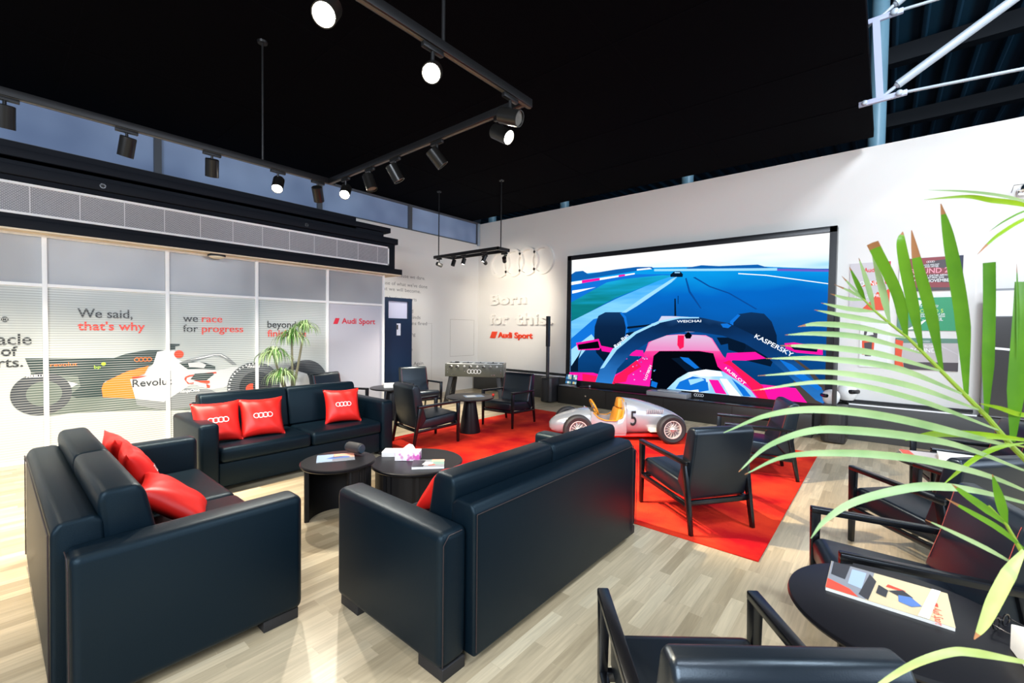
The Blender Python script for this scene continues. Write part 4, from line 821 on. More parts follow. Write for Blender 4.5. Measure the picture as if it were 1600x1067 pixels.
def drum_table(label, x, y, h, r, a0, a1, rb):
    t = thing('coffee_table', label, 'coffee table', (x, y, 0))
    b = MB(); b.lathe([(0, h-0.03), (r-0.01, h-0.03), (r, h-0.02), (r, h-0.006), (r-0.008, h), (0, h)], TABLEK, 72); b.build('table_top', t)
    b = MB(); n = 90; vs = []; fs = []
    for k in range(n+1):
        a = a0+(a1-a0)*k/n; ro = rb+0.008*abs(math.sin(k*PI/2.0*0.9))
        for rr, z in ((ro, 0), (ro, h-0.03), (rb-0.03, h-0.03), (rb-0.03, 0)): vs.append((rr*math.cos(a), rr*math.sin(a), z))
    for k in range(n):
        for j in range(4): fs.append((k*4+j, k*4+(j+1) % 4, (k+1)*4+(j+1) % 4, (k+1)*4+j))
    fs += [(0, 1, 2, 3), (n*4+3, n*4+2, n*4+1, n*4)]
    b.faces(vs, fs, mat('black_fluted_wood', (0.004, 0.004, 0.005), 0.5, spec=0.3)); b.build('fluted_base', t, angle=20)
    return t
drum_table('taller black drum coffee table with a magazine and small speaker', -3.50, 1.90, 0.50, 0.30, R(-118)+0.0, R(-118)-R(255), 0.258)
drum_table('lower wider black drum coffee table with the tissue box', -3.32, 2.585, 0.385, 0.42, 0, 2*PI, 0.37)

# the rug
b = MB(); b.box((-5.5, 3.49, 0), (-0.64, 7.18, 0.012), RUG, bev=0.004); tag(b.build('rug'), 'large red rug under the armchairs and the silver toy car', 'rug')

# ------------------------------------------------------------ printed matter and small things
def magazine(label, x, y, z, rot, w, h, th, base, shapes, nm='magazine', cat='magazine', texts=()):
    t = thing(nm, label, cat, (x, y, z), rot)
    b = MB(); b.box((-w/2, -h/2, 0.0005), (w/2, h/2, th-0.001), PAPER); b.build('pages', t)
    b = MB(); b.box((-w/2-0.001, -h/2-0.001, th-0.001), (w/2+0.001, h/2+0.001, th), base); k = 0
    for m, pts in shapes:
        k += 1; b.faces([(-w/2+p[0]*w, -h/2+p[1]*h, th+k*0.0002) for p in pts], [tuple(range(len(pts)))], m)
    for s_, m, u, v, wd_, hh in texts: b.text(s_, m, basis((-w/2+u*w, -h/2+v*h, th+(k+1)*0.0002), (1, 0, 0), (0, 1, 0)), width=wd_*w, height=hh*h)
    b.build('cover', t, recalc=False); return t
CBL = mat('cover_blue', '#4a6fae', 0.35); CCR = mat('cover_cream', '#c4b492', 0.35); CGY = mat('cover_grey', '#7a7f88', 0.35); CDK = mat('cover_dark', '#23262e', 0.35); CRD = mat('cover_red', '#d8402c', 0.35); CTE = mat('cover_teal_grey', '#6f8f8a', 0.35); CLB = mat('cover_ice', '#93aac8', 0.35); CPK = mat('cover_peach', '#e8a58a', 0.35)
magazine('magazine with a blue car on its cover on the taller coffee table', -3.575, 1.915, 0.50, R(62), 0.30, 0.215, 0.004, CGY,
         [(CPK, [(0.45, 0.4), (1, 0.4), (1, 1), (0.45, 1)]), (CLB, [(0, 0), (0.4, 0), (0.45, 1), (0, 1)]), (CBL, [(0.25, 0.4), (0.4, 0.3), (0.85, 0.35), (0.9, 0.5), (0.7, 0.62), (0.4, 0.6)]), (CDK, [(0.4, 0.5), (0.7, 0.5), (0.65, 0.58), (0.45, 0.58)])])
magazine('thick white book stack behind the tissue box', -3.62, 2.545, 0.386, R(42), 0.215, 0.15, 0.045, PAPER, [], 'book', 'book')
magazine('grey magazine with a driver on the cover, beside the tissue box', -3.115, 2.55, 0.386, R(48), 0.28, 0.21, 0.022, CGY,
         [(CDK, [(0, 0), (0.35, 0), (0.4, 0.9), (0, 1)]), (CTE, [(0.55, 0.3), (1, 0.3), (1, 1), (0.55, 1)]), (CPK, [(0.6, 0.7), (1, 0.7), (1, 1), (0.6, 1)]), (PAPER, [(0.3, 0.3), (0.6, 0.2), (0.65, 0.55), (0.4, 0.7)]), (CRD, [(0.5, 0.15), (0.72, 0.2), (0.7, 0.32), (0.5, 0.3)])])
t = thing('tissue_box', 'white tissue box with pink floral print and a tissue sticking out', 'tissue box', (-3.405, 2.545, 0.386), R(42))
b = MB(); TB = noise_color(mat('floral_tissue_card', '#f2dfee', 0.5), '#f4eef4', '#d65fb4', 14, 3, lo=0.5, hi=0.62); b.box((-0.115, -0.058, 0), (0.115, 0.058, 0.085), TB, bev=0.003); b.build('box', t)
b = MB(); b.faces([(-0.07, 0, 0.085), (-0.03, -0.03, 0.086), (0.05, -0.02, 0.086), (0.07, 0.01, 0.085), (0.0, 0.035, 0.086), (0.01, -0.012, 0.150), (-0.02, 0.012, 0.128), (0.04, 0.012, 0.135)], [(0, 1, 5, 6), (1, 2, 5), (2, 3, 7, 5), (3, 4, 7), (4, 0, 6, 7), (5, 7, 6)], PAPER); b.build('tissue', t)
t = thing('bluetooth_speaker', 'small black cylindrical speaker on the taller coffee table', 'speaker', (-3.57, 2.09, 0.555), R(12))
b = MB(); b.lathe([(0, -0.085), (0.034, -0.085), (0.044, -0.075), (0.046, -0.05), (0.046, 0.05), (0.044, 0.075), (0.034, 0.085), (0, 0.085)], mat('black_speaker_mesh', (0.02, 0.02, 0.022), 0.7), 28, basis((0, 0, 0), (0, 1, 0), (0, 0, 1))); b.build('body', t)
for s in (-1, 1):
    b = MB(); b.lathe([(0.036, 0), (0.036, 0.006), (0, 0.008)], mat('blue_grey_disc', '#2a3a46', 0.3), 24, basis((s*0.084, 0, 0), (0, s, 0), (0, 0, 1))); b.build('bass_disc', t)
t['label'] = 'small black cylindrical speaker lying on the taller coffee table'
magazine('white leaflet lying on the cone table on the rug', -4.90, 4.90, 0.57, R(60), 0.30, 0.20, 0.003, CLB, [(PAPER, [(0.1, 0.1), (0.6, 0.1), (0.6, 0.9), (0.1, 0.9)])], 'leaflet', 'leaflet')
b = MB(); b.ball((-4.69, 5.12, 0.592), 0.022, mat('red_plastic', '#e2301f', 0.4)); tag(b.build('red_ball'), 'tiny red ball at the edge of the cone table', 'ball')
magazine('white book stack on the round table before the totem', -6.68, 4.66, 0.571, R(60), 0.34, 0.24, 0.06, PAPER, [], 'book', 'book')
T0 = 0.575
magazine('racing magazine with a driver photo on the large foreground table', 0.03, 2.325, T0, R(0), 0.375, 0.27, 0.014, CCR,
         [(CGY, [(0, 0), (0.34, 0), (0.4, 1), (0, 1)]), (CDK, [(0.02, 0.5), (0.15, 0.45), (0.18, 1), (0.02, 1)]), (CLB, [(0.18, 0.35), (0.3, 0.3), (0.33, 0.9), (0.2, 0.9)]), (CRD, [(0, 0), (0.28, 0), (0.2, 0.18), (0, 0.32)]), (CDK, [(0.28, 0.1), (0.36, 0), (0.42, 0.7), (0.36, 0.9)]),
          (CRD, [(0.5, 0.62), (0.66, 0.6), (0.66, 0.66), (0.52, 0.72)]), (CDK, [(0.52, 0.5), (0.62, 0.4), (0.72, 0.5), (0.64, 0.66)]), (CBL, [(0.60, 0.25), (0.7, 0.2), (0.78, 0.32), (0.70, 0.5), (0.6, 0.45)]), (PAPER, [(0.74, 0), (0.82, 0), (0.95, 1), (0.88, 1)]), (CDK, [(0.42, 0.3), (0.5, 0.25), (0.52, 0.5), (0.44, 0.6)])], texts=[])
b = MB(); b.box((0.165, 2.31, T0+0.0148), (0.182, 2.34, T0+0.0152), CRD); b.text('Audi Sport', CRD, basis((0.165, 2.30, T0+0.0148), (0, -1, 0), (1, 0, 0)), width=0.13, height=0.026)
for o in bpy.data.objects:
    if o.name == 'magazine.002' or (o.get('label', '').startswith('racing magazine')): _m = o
o = b.build('cover_print'); o.parent = _m; o.matrix_parent_inverse = Matrix.Translation(-Vector(_m.location))
t = thing('tissue_box', 'plain white box standing at the right end of the foreground table', 'box', (0.385, 2.14, T0), R(10))
b = MB(); b.box((-0.028, -0.10, 0), (0.045, 0.06, 0.085), PAPER, bev=0.004); b.build('box', t)
b = MB(); b.box((-0.012, -0.075, 0.085), (0.03, 0.035, 0.0865), mat('grey_slot', '#bfc2c4', 0.6)); b.build('slot', t)
t = thing('glasses', 'pair of black framed glasses beside the white box on the foreground table', 'glasses', (0.345, 2.325, T0+0.012))
b = MB()
for s in (-1, 1): b.ring((s*0.03, 0.012), 0.019, 0.023, -0.002, 0.002, GLOSSK, 20, basis((0, 0, 0), (0.5, 0.87, 0), (0, 0, 1)))
b.tube([(-0.004, -0.007, 0.018), (0.004, 0.007, 0.018)], 0.002, GLOSSK, 6); b.build('frame', t)
b = MB()
for s in (-1, 1): b.tube([(s*0.026, s*0.045, 0.014), (s*0.026+0.06, s*0.045-0.035, 0.004), (s*0.02+0.10, s*0.04-0.06, -0.008)], 0.002, GLOSSK, 6)
b.build('temple', t)
magazine('wide red and grey magazine on the far right round table', 0.36, 5.16, 0.57, R(8), 0.42, 0.40, 0.012, PSI, [(CRD, [(0, 0), (0.2, 0), (0.16, 1), (0, 1)]), (CGY, [(0.2, 0), (0.45, 0), (0.4, 0.5), (0.18, 0.4)])], texts=[('WORK', PRINTW, 0.3, 0.06, 0.3, 0.08)])
magazine('thick white book lying on the wide magazine at far right', 0.50, 5.20, 0.5835, R(0), 0.26, 0.19, 0.035, PAPER, [], 'book', 'book')

# ------------------------------------------------------------ table football
fx, fy = 0.81, 0.585
t = thing('table_football', 'dark table football table with ring emblem beside the corner', 'table football', (-7.19+0.625*0.81-0.31*0.585, 6.32+0.625*0.585+0.31*0.81, 0), math.atan2(fy, fx))
FT = mat('grey_green_cabinet', '#55554a', 0.4); hx, hy = 0.63, 0.31
b = MB(); b.box((-hx, -hy, 0.60), (hx, -hy+0.03, 0.87), FT, bev=0.004); b.box((-hx, hy-0.03, 0.60), (hx, hy, 0.87), FT, bev=0.004); b.box((hx-0.03, -hy+0.03, 0.60), (hx, hy-0.03, 0.87), mat('pale_cabinet_end', '#a9a79c', 0.4)); b.box((-hx, -hy+0.03, 0.60), (-hx+0.03, hy-0.03, 0.87), FT); b.build('cabinet', t)
b = MB(); b.box((-hx+0.03, -hy+0.03, 0.70), (hx-0.03, hy-0.03, 0.72), mat('pale_playfield', '#c9ccc8', 0.4)); b.build('playfield', t)
b = MB(); b.box((-hx+0.03, -hy+0.03, 0.865), (hx-0.03, -hy+0.05, 0.885), mat('white_top_rail', '#e9e9e6', 0.4)); b.box((-hx+0.03, hy-0.05, 0.865), (hx-0.03, hy-0.03, 0.885), mat('white_top_rail', '#e9e9e6', 0.4)); b.build('top_rail', t)
b = MB(); b.box((-hx+0.16, -0.03, 0.885), (-hx+0.24, 0.03, 0.90), BLACKPAINT); b.box((hx+0.001, -0.03, 0.72), (hx+0.006, 0.03, 0.79), BLACKPAINT); b.build('ball_slot', t)
b = MB(); b.rings4(0.30, PRINTW, basis((0, -hy-0.001, 0.715), (1, 0, 0), (0, 0, 1)), th=0.003, band=0.12); b.build('ring_emblem', t)
b = MB()
for u, z in ((-0.6, 0.84), (-0.57, 0.75), (-0.57, 0.69), (-0.48, 0.645), (-0.43, 0.645), (-0.2, 0.72), (0.38, 0.645), (0.43, 0.645), (0.57, 0.75), (0.57, 0.69), (0.58, 0.83)): b.lathe([(0.009, 0), (0.009, 0.003), (0, 0.004)], CHROME, 12, basis((u, -hy-0.001, z), (1, 0, 0), (0, 0, 1)))
b.build('screw', t)
for k in range(8):
    u = -0.49+k*0.14; front = k in (0, 1, 3, 5) or k == 6
    ya, yb = (-hy-0.20, hy+0.05) if front else (-hy-0.03, hy+0.20)
    b = MB(); b.tube([(u, ya, 0.825), (u, yb, 0.825)], 0.008, CHROME, 10); o = b.build('rod', t)
    b = MB(); y0, y1 = (ya-0.0, ya+0.13) if front else (yb-0.13, yb); b.tube([(u, y0, 0.825), (u, y1, 0.825)], [0.017, 0.015], BLACKPAINT, 12); b.build('handle', o)
    b = MB(); b.lathe([(0.022, 0), (0.022, 0.015), (0.012, 0.02), (0, 0.02)], mat('white_bearing', '#e2e2df', 0.4), 16, basis((u, -hy, 0.825), (1, 0, 0), (0, 0, 1))); b.build('bearing', o)
    for q in ((-0.16, 0, 0.16) if k % 3 else (-0.2, -0.07, 0.07, 0.2)):
        b = MB(); b.box((u-0.012, q-0.014, 0.75), (u+0.012, q+0.014, 0.855), mat('white_player' if k % 2 else 'black_player', '#e8e8e4' if k % 2 else '#2a2a2a', 0.4), bev=0.006); b.ball((u, q, 0.872), 0.014, mat('white_player' if k % 2 else 'black_player', '#e8e8e4', 0.4), 10, 6); b.build('player', o)
for sx in (-1, 1):
    for sy in (-1, 1):
        b = MB(); b.bar((sx*(hx-0.12), sy*(hy-0.08), 0.60), (sx*(hx-0.02), sy*(hy+0.02), 0.0), 0.09, 0.07, BLACKPAINT, up=(0, 1, 0), bev=0.004); b.build('leg', t)
    b = MB(); b.bar((sx*(hx-0.07), -hy+0.04, 0.18), (sx*(hx-0.07), hy-0.04, 0.18), 0.03, 0.05, BLACKPAINT); b.build('leg_brace', t)

# ------------------------------------------------------------ silver pedal racer
t = thing('pedal_car', 'silver toy racing car number 5 with tan seat on the red rug', 'toy car', (-3.037, 6.08, 0.013), face_rot(-0.714, -0.70))
SIL = mat('silver_car_paint', '#b9c0ca', 0.27, metal=0.45, coat=0.4); WIRE = mat('silver_wire', '#d9d6d4', 0.3, metal=0.3); TAN = mat('tan_leather', '#d8901f', 0.45); RUB = mat('tyre_rubber', '#26262a', 0.6)
def section(y, w, zt, zb, n=28, p=2.6):
    cz = (zt+zb)/2; hz = (zt-zb)/2; o = []
    for k in range(n):
        g = 2*PI*k/n; c, s = math.cos(g), math.sin(g)
        o.append((w*math.copysign(abs(c)**(2/p), c), y, cz+hz*math.copysign(abs(s)**(2/p), s)))
    return o
def loft(b, secs, m):
    n = len(secs[0]); vs = [v for s in secs for v in s]; fs = []
    for i in range(len(secs)-1):
        for k in range(n): fs.append((i*n+k, i*n+(k+1) % n, (i+1)*n+(k+1) % n, (i+1)*n+k))
    fs.append(tuple(range(n))); fs.append(tuple(range((len(secs)-1)*n, len(secs)*n)))
    b.faces(vs, fs, m)
b = MB()
loft(b, [section(*q) for q in ((1.03, 0.04, 0.25, 0.17), (1.0, 0.10, 0.29, 0.13), (0.93, 0.155, 0.34, 0.105), (0.82, 0.19, 0.385, 0.095), (0.66, 0.225, 0.43, 0.09), (0.50, 0.24, 0.455, 0.09), (0.45, 0.24, 0.458, 0.09))], SIL)
# cockpit tub: floor and scooped sides
for s in (-1, 1):
    vs = []; fs = []
    pr = [(0.46, 0.455), (0.43, 0.43), (0.37, 0.36), (0.26, 0.315), (0.10, 0.305), (-0.00, 0.34), (-0.045, 0.48), (-0.06, 0.58)]
    for y, zt in pr:
        k = 0.24 if zt < 0.45 else 0.20
        vs += [(s*0.205, y, 0.09), (s*0.245, y, 0.14), (s*0.245, y, max(0.2, zt-0.08)), (s*(0.238 if zt < 0.46 else 0.17), y, zt), (s*(0.222 if zt < 0.46 else 0.155), y, zt), (s*0.215, y, 0.14)]
    for i in range(len(pr)-1):
        for k in range(6): fs.append((i*6+k, i*6+(k+1) % 6, (i+1)*6+(k+1) % 6, (i+1)*6+k))
    b.faces(vs, fs, SIL)
b.box((-0.215, -0.06, 0.09), (0.215, 0.46, 0.12), SIL)
loft(b, [section(*q) for q in ((-0.035, 0.244, 0.60, 0.09, 28, 2.2), (-0.07, 0.246, 0.615, 0.09, 28, 2.2), (-0.25, 0.244, 0.595, 0.09, 28, 2.2), (-0.48, 0.228, 0.54, 0.095, 28, 2.2), (-0.66, 0.198, 0.478, 0.10, 28, 2.2), (-0.84, 0.145, 0.40, 0.12, 28, 2.2), (-0.98, 0.07, 0.315, 0.16, 28, 2.2), (-1.04, 0.015, 0.26, 0.21, 28, 2.2))], SIL)
b.build('body', t, angle=50)
b = MB(); b.box((-0.19, -0.75, 0.055), (0.19, 0.75, 0.10), mat('red_underbody', '#c8201a', 0.4), bev=0.02); b.build('underbody', t)
b = MB(); b.tube([(-0.244, 0.43, 0.43), (-0.247, 0.36, 0.355), (-0.248, 0.26, 0.318), (-0.247, 0.10, 0.308), (-0.235, 0.00, 0.36), (-0.19, -0.04, 0.50), (-0.10, -0.055, 0.60), (0.10, -0.055, 0.60), (0.19, -0.04, 0.50), (0.235, 0.00, 0.36), (0.247, 0.10, 0.308), (0.248, 0.26, 0.318), (0.247, 0.36, 0.355), (0.244, 0.43, 0.43)], 0.009, TAN, 8); b.build('cockpit_trim', t)
b = MB(); b.bar((0, 0.06, 0.14), (0, -0.015, 0.46), 0.36, 0.10, TAN, up=(0, 1, 0), w1=0.28, bev=0.03); b.box((-0.16, -0.02, 0.12), (0.16, 0.25, 0.18), TAN, bev=0.02); b.build('seat', t)
b = MB(); b.bar((0, -0.015, 0.47), (0, -0.03, 0.615), 0.20, 0.09, TAN, up=(0, 1, 0), w1=0.10, bev=0.02); b.build('headrest', t)
Mw = basis((0, 0.36, 0.47), (1, 0, 0), (0, 0.45, 0.89))
b = MB(); b.tube([Mw @ Vector((0.12*math.cos(g), 0.12*math.sin(g), 0)) for g in [2*PI*k/28 for k in range(29)]], 0.014, TAN, 10, cap=False); o = b.build('steering_wheel', t)
b = MB()
for g in (0.5, 2.6, 4.7): b.bar(Mw @ Vector((0, 0, 0)), Mw @ Vector((0.115*math.cos(g), 0.115*math.sin(g), 0)), 0.018, 0.006, CHROME)
b.ball(Mw @ Vector((0, 0, 0)), 0.024, CHROME, 12, 8); b.tube([Mw @ Vector((0, 0, 0)), (0, 0.55, 0.40)], 0.012, CHROME); b.build('spokes', o)
def wheel(x, y, s):
    Mx = basis((x, y, 0.21), (0, 1, 0), (0, 0, 1)) if s > 0 else basis((x, y, 0.21), (0, -1, 0), (0, 0, 1))
    b = MB(); b.lathe([(0.125, -0.055), (0.175, -0.066), (0.2, -0.05), (0.21, -0.02), (0.21, 0.02), (0.2, 0.05), (0.175, 0.066), (0.125, 0.055), (0.125, -0.055)], RUB, 48, Mx, caps=False); o = b.build('wheel', t)
    b = MB(); b.ring((0, 0), 0.118, 0.136, -0.03, 0.056, WIRE, 40, Mx)
    for k in range(28):
        g = 2*PI*k/28; b.tube([Mx @ Vector((0.022*math.cos(g+0.35*(-1)**k), 0.022*math.sin(g+0.35*(-1)**k), 0.05)), Mx @ Vector((0.122*math.cos(g), 0.122*math.sin(g), 0.02*(-1)**k))], 0.0042, WIRE, 5)
    b.lathe([(0.12, 0.0), (0.0, 0.0)], mat('grey_red_drum', '#a99a99', 0.5), 32, Mx); b.build('rim', o)
    b = MB(); b.lathe([(0.03, 0.03), (0.03, 0.062), (0.016, 0.075), (0, 0.078)], WIRE, 20, Mx); b.bar(Mx @ Vector((-0.05, 0, 0.07)), Mx @ Vector((0.05, 0, 0.07)), 0.02, 0.012, CHROME, bev=0.003); b.build('hub_nut', o)
for s in (-1, 1):
    for y in (0.68, -0.68): wheel(s*0.345, y, s)
b = MB()
for y in (0.68, -0.68): b.tube([(-0.34, y, 0.21), (0.34, y, 0.21)], 0.015, STEEL, 10)
b.build('axle', t)
b = MB(); b.text('5', mat('black_number', '#14181e', 0.5), basis((-0.25, -0.115, 0.245), (0, -1, 0), (0.0, 0, 1)), width=0.085, height=0.22, ext=0.003, bold=0.01); b.build('number', t)
b = MB()
for k in range(9): b.bar((-0.240+0.003*k, -0.36-k*0.03, 0.405), (-0.224+0.003*k, -0.376-k*0.03, 0.465), 0.012, 0.02, mat('pink_grey_louvre', '#a89aa0', 0.35, metal=0.4), up=(1, 0, 0), bev=0.002)
b.build('louvre', t)
b = MB(); b.box((-0.275, -0.56, 0.15), (-0.17, -0.40, 0.20), mat('cream_plate', '#efe6da', 0.5), bev=0.003); b.build('side_plate', t)

# ============================================================ TRACK LIGHTING
def track_frame(label, rails, rods, z, zc, loc, w=0.045):
    t = thing('light_track', label, 'light track', loc)
    for p0, p1 in rails:
        b = MB(); b.bar((p0[0]-loc[0], p0[1]-loc[1], z-loc[2]), (p1[0]-loc[0], p1[1]-loc[1], z-loc[2]), w, 0.06, TRACK, bev=0.004); o = b.build('rail', t)
        b = MB(); b.bar((p0[0]-loc[0], p0[1]-loc[1], z-0.031-loc[2]), (p1[0]-loc[0], p1[1]-loc[1], z-0.031-loc[2]), 0.02, 0.004, mat('track_contact_strip', '#6e675c', 0.35, metal=0.6)); b.build('contact_strip', o)
    for x, y in rods:
        b = MB(); b.tube([(x-loc[0], y-loc[1], z-loc[2]), (x-loc[0], y-loc[1], zc-loc[2])], 0.011, TRACK, 10); b.lathe([(0.0, -0.02), (0.045, -0.02), (0.05, 0.0)], TRACK, 20, Matrix.Translation((x-loc[0], y-loc[1], zc-loc[2]))); b.build('hanging_rod', t)
    return t
ZT = 3.30
LX, RX, CY = -4.95, -2.07, 2.57
track_frame('large black rectangular light track hung in the foreground under the ceiling', [((LX, -1.6), (LX, CY+0.06)), ((RX, -1.6), (RX, CY+0.06)), ((LX, CY), (RX, CY)), ((LX, -1.6), (RX, -1.6))], [(RX, 1.78), (-4.95, 1.85), (RX, -0.6), (LX, -0.6)], ZT, 4.53, (-3.5, 0.5, ZT))
track_frame('small black light track hung near the white corner by the raised rings', [((-7.47, 6.22), (-5.60, 6.22)), ((-7.2, 6.52), (-5.60, 6.52)), ((-5.62, 6.2), (-5.62, 6.54)), ((-7.2, 6.2), (-7.2, 6.54))], [(-7.32, 6.22), (-5.80, 6.50)], 3.15, 4.53, (-6.5, 6.37, 3.15), 0.04)

def lamp(label, x, y, z, d, lit, power=0, r=0.056, h=0.165, color=(1, 0.84, 0.62), size=70, name='track_spotlight', group='track spotlights', ax=(0, 1, 0)):
    t = thing(name, label, 'spotlight', (x, y, z), 0, group)
    d = Vector(d).normalized()
    b = MB(); a = Vector(ax); b.bar(-a*0.075+Vector((0, 0, -0.012)), a*0.075+Vector((0, 0, -0.012)), 0.03, 0.03, TRACK, bev=0.004); b.build('track_adapter', t)
    c = Vector((0, 0, -0.085-r))
    b = MB(); b.tube([(0, 0, -0.02), (0, 0, c.z+r*0.9)], 0.011, TRACK, 10); b.ball((0, 0, c.z+r*0.95), 0.018, TRACK, 12, 8); b.build('stem', t)
    q = d.to_track_quat('Z', 'Y').to_matrix().to_4x4(); M = Matrix.Translation(c) @ q
    b = MB(); b.lathe([(0, -h/2), (r-0.006, -h/2), (r, -h/2+0.006), (r, h/2), (r-0.006, h/2), (r-0.008, h/2-0.0125)], LAMPB, 32, M, caps=False)
    o = b.build('lamp_body', t)
    b = MB(); b.lathe([(r-0.008, h/2-0.012), (0, h/2-0.012)], LAMPON if lit else LAMPOFF, 28, M); b.build('lens', o, recalc=False)
    if power:
        p = Vector((x, y, z))+c+d*(h/2+0.01)
        spot('lamp_light', p, p+d, power, color, size, 0.7, 0.04)
    return t
WARM = (1, 0.82, 0.58); NEUT = (1, 0.93, 0.82)
z0 = ZT-0.036
AY, AX = (0, 1, 0), (1, 0, 0)
# heads along the left rail (they light the glazing and the floor before it)
lamp('black spotlight at the left picture edge, first on the left rail', LX, 0.10, z0, (-0.28, 0.0, -1), False, 560, color=WARM, size=105)
lamp('black spotlight second from the left end of the left rail', LX, 0.78, z0, (-0.35, -0.1, -1), False, 250, color=NEUT, size=95)
lamp('black spotlight third from the left end of the left rail', LX, 1.40, z0, (-0.4, 0.1, -1), False, 230, color=NEUT, size=95)
lamp('lit spotlight fourth along the left rail, glaring toward the room', LX, 2.00, z0, (0.55, -0.35, -0.8), True, 220, color=NEUT, size=80)
lamp('black spotlight last on the left rail before the track corner', LX, 2.43, z0, (-0.55, 0.5, -1), False, 300, color=NEUT, size=85)
# heads along the cross rail
lamp('lit spotlight first on the cross rail beside the track corner', -4.60, CY, z0, (0.6, -0.5, -0.75), True, 220, color=NEUT, size=80, ax=AX)
lamp('black spotlight tilted down, second on the cross rail', -4.12, CY, z0, (0.35, 0.15, -1), False, 160, color=WARM, size=60, ax=AX)
lamp('black spotlight tilted down, third on the cross rail', -3.68, CY, z0, (0.3, 0.5, -1), False, 600, color=WARM, size=70, ax=AX)
lamp('black spotlight leaning right, fourth on the cross rail', -3.06, CY, z0, (0.45, 0.75, -1), False, 1000, color=WARM, size=60, ax=AX)
lamp('lit spotlight fifth on the cross rail near the right track corner', -2.30, CY, z0, (0.75, 0.1, -0.45), True, 260, color=NEUT, size=75, ax=AX)
# heads along the right rail
lamp('black spotlight lying level at the far end of the right rail', RX, 2.40, z0, (0.9, 0.2, -0.35), False, 700, color=NEUT, size=70)
lamp('glaring lit spotlight in the middle of the right rail', RX, 1.70, z0, (0.62, -0.62, -0.6), True, 330, color=WARM, size=90)
lamp('brightest lit spotlight at the top of the picture on the right rail', RX, 1.06, z0, (0.55, -0.5, -0.75), True, 330, color=WARM, size=90)
# six heads on the small track, washing the corner and the raised lettering
z1 = 3.11
for lb, x, y, d, lit, pw in (('dark small spotlight at the left end of the small corner track', -7.30, 6.22, (0.02, 1, -0.24), False, 90),
        ('dark small spotlight second along the small corner track', -6.85, 6.22, (-0.05, -0.33, -1), False, 220),
        ('lit small spotlight third along the small corner track', -6.55, 6.22, (-0.1, -0.25, -1), True, 130),
        ('dark small spotlight hanging straight, fourth on the small corner track', -6.25, 6.52, (-0.45, 1, -0.30), False, 75),
        ('lit small spotlight fifth along the small corner track', -5.98, 6.22, (-0.2, -0.3, -0.9), True, 130),
        ('dark small spotlight at the right end of the small corner track', -5.72, 6.52, (-0.75, 1, -0.5), False, 60)):
    lamp(lb, x, y, z1, d, lit, pw, r=0.042, h=0.13, color=(1, 0.9, 0.74), size=75, ax=AX)
# a second head of the corner track turned to the left wall
spot('corner_wash', (-7.1, 6.2, 3.0), (-8.6, 5.9, 2.2), 50, (1, 0.95, 0.86), 95, 0.8)

# ============================================================ PLANTS
def leaf_mesh(b, pts, width, m, mtip=None, tipf=0.9, fold=0.25, blunt=False, nrm=None):
    """a long leaf: centre line through pts (Catmull-Rom), V-folded, tapering"""
    P = [Vector(p) for p in pts]; Q = []; n = 10
    E = [P[0]*2-P[1]]+P+[P[-1]*2-P[-2]]
    for i in range(len(P)-1):
        a, c, d, e = E[i], E[i+1], E[i+2], E[i+3]
        for k in range(n):
            u = k/n; Q.append(0.5*((2*c)+(d-a)*u+(2*a-5*c+4*d-e)*u*u+(3*c-a-3*d+e)*u**3))
    Q.append(P[-1]); N = len(Q)-1
    vs = []; fs = []
    for i, p in enumerate(Q):
        u = i/N; t = (Q[min(i+1, N)]-Q[max(i-1, 0)]).normalized()
        nn = nrm if nrm else (Vector((0, 0, 1.62))-p).normalized()
        s = t.cross(nn).normalized(); up = s.cross(t).normalized()
        w = width*(0.30+0.70*min(1, u/0.3))*(1 if blunt else (1-max(0, (u-0.45)/0.55)**1.7*0.93))/2
        vs += [p-s*w+up*w*fold, p, p+s*w+up*w*fold]
    h = 0.0007; k0 = len(vs); up0 = [v.copy() for v in vs]
    for i in range(N):
        for k in range(2): fs.append((i*3+k, i*3+k+1, (i+1)*3+k+1, (i+1)*3+k))
    cut = int(N*tipf)
    f1 = [f for f in fs if f[0]//3 < cut]; f2 = [f for f in fs if f[0]//3 >= cut]
    b.faces(vs, f1, m)
    if f2: b.faces(vs, f2, mtip or m)
def leaf_material(name, c1, c2, tr):
    m = noise_color(mat(name, c1, 0.4, spec=0.4), c1, c2, 6, 4, (1, 1, 1), 0.3, 0.7)
    b = m.node_tree.nodes['Principled BSDF']; b.inputs['Subsurface Weight'].default_value = 0.0
    nt = m.node_tree; out = [n for n in nt.nodes if n.type == 'OUTPUT_MATERIAL'][0]
    t = nt.nodes.new('ShaderNodeBsdfTranslucent'); mx = nt.nodes.new('ShaderNodeMixShader'); mx.inputs[0].default_value = tr
    t.inputs[0].default_value = (*lin(c2), 1); nt.links.new(b.outputs[0], mx.inputs[1]); nt.links.new(t.outputs[0], mx.inputs[2]); nt.links.new(mx.outputs[0], out.inputs[0])
    return m
PALM = leaf_material('palm_leaf_green', '#336b0a', '#5e9318', 0.2); PALE = leaf_material('palm_leaf_pale', '#6d9660', '#a2bd8a', 0.2); LIME = leaf_material('palm_leaf_lime', '#648f08', '#88ac14', 0.25); PYEL = leaf_material('palm_leaf_yellowing', '#86a044', '#bccb86', 0.2); DRY = mat('dry_leaf_tip', '#8f6038', 0.7); STEM = mat('palm_stem_green', '#7f9a2c', 0.5)

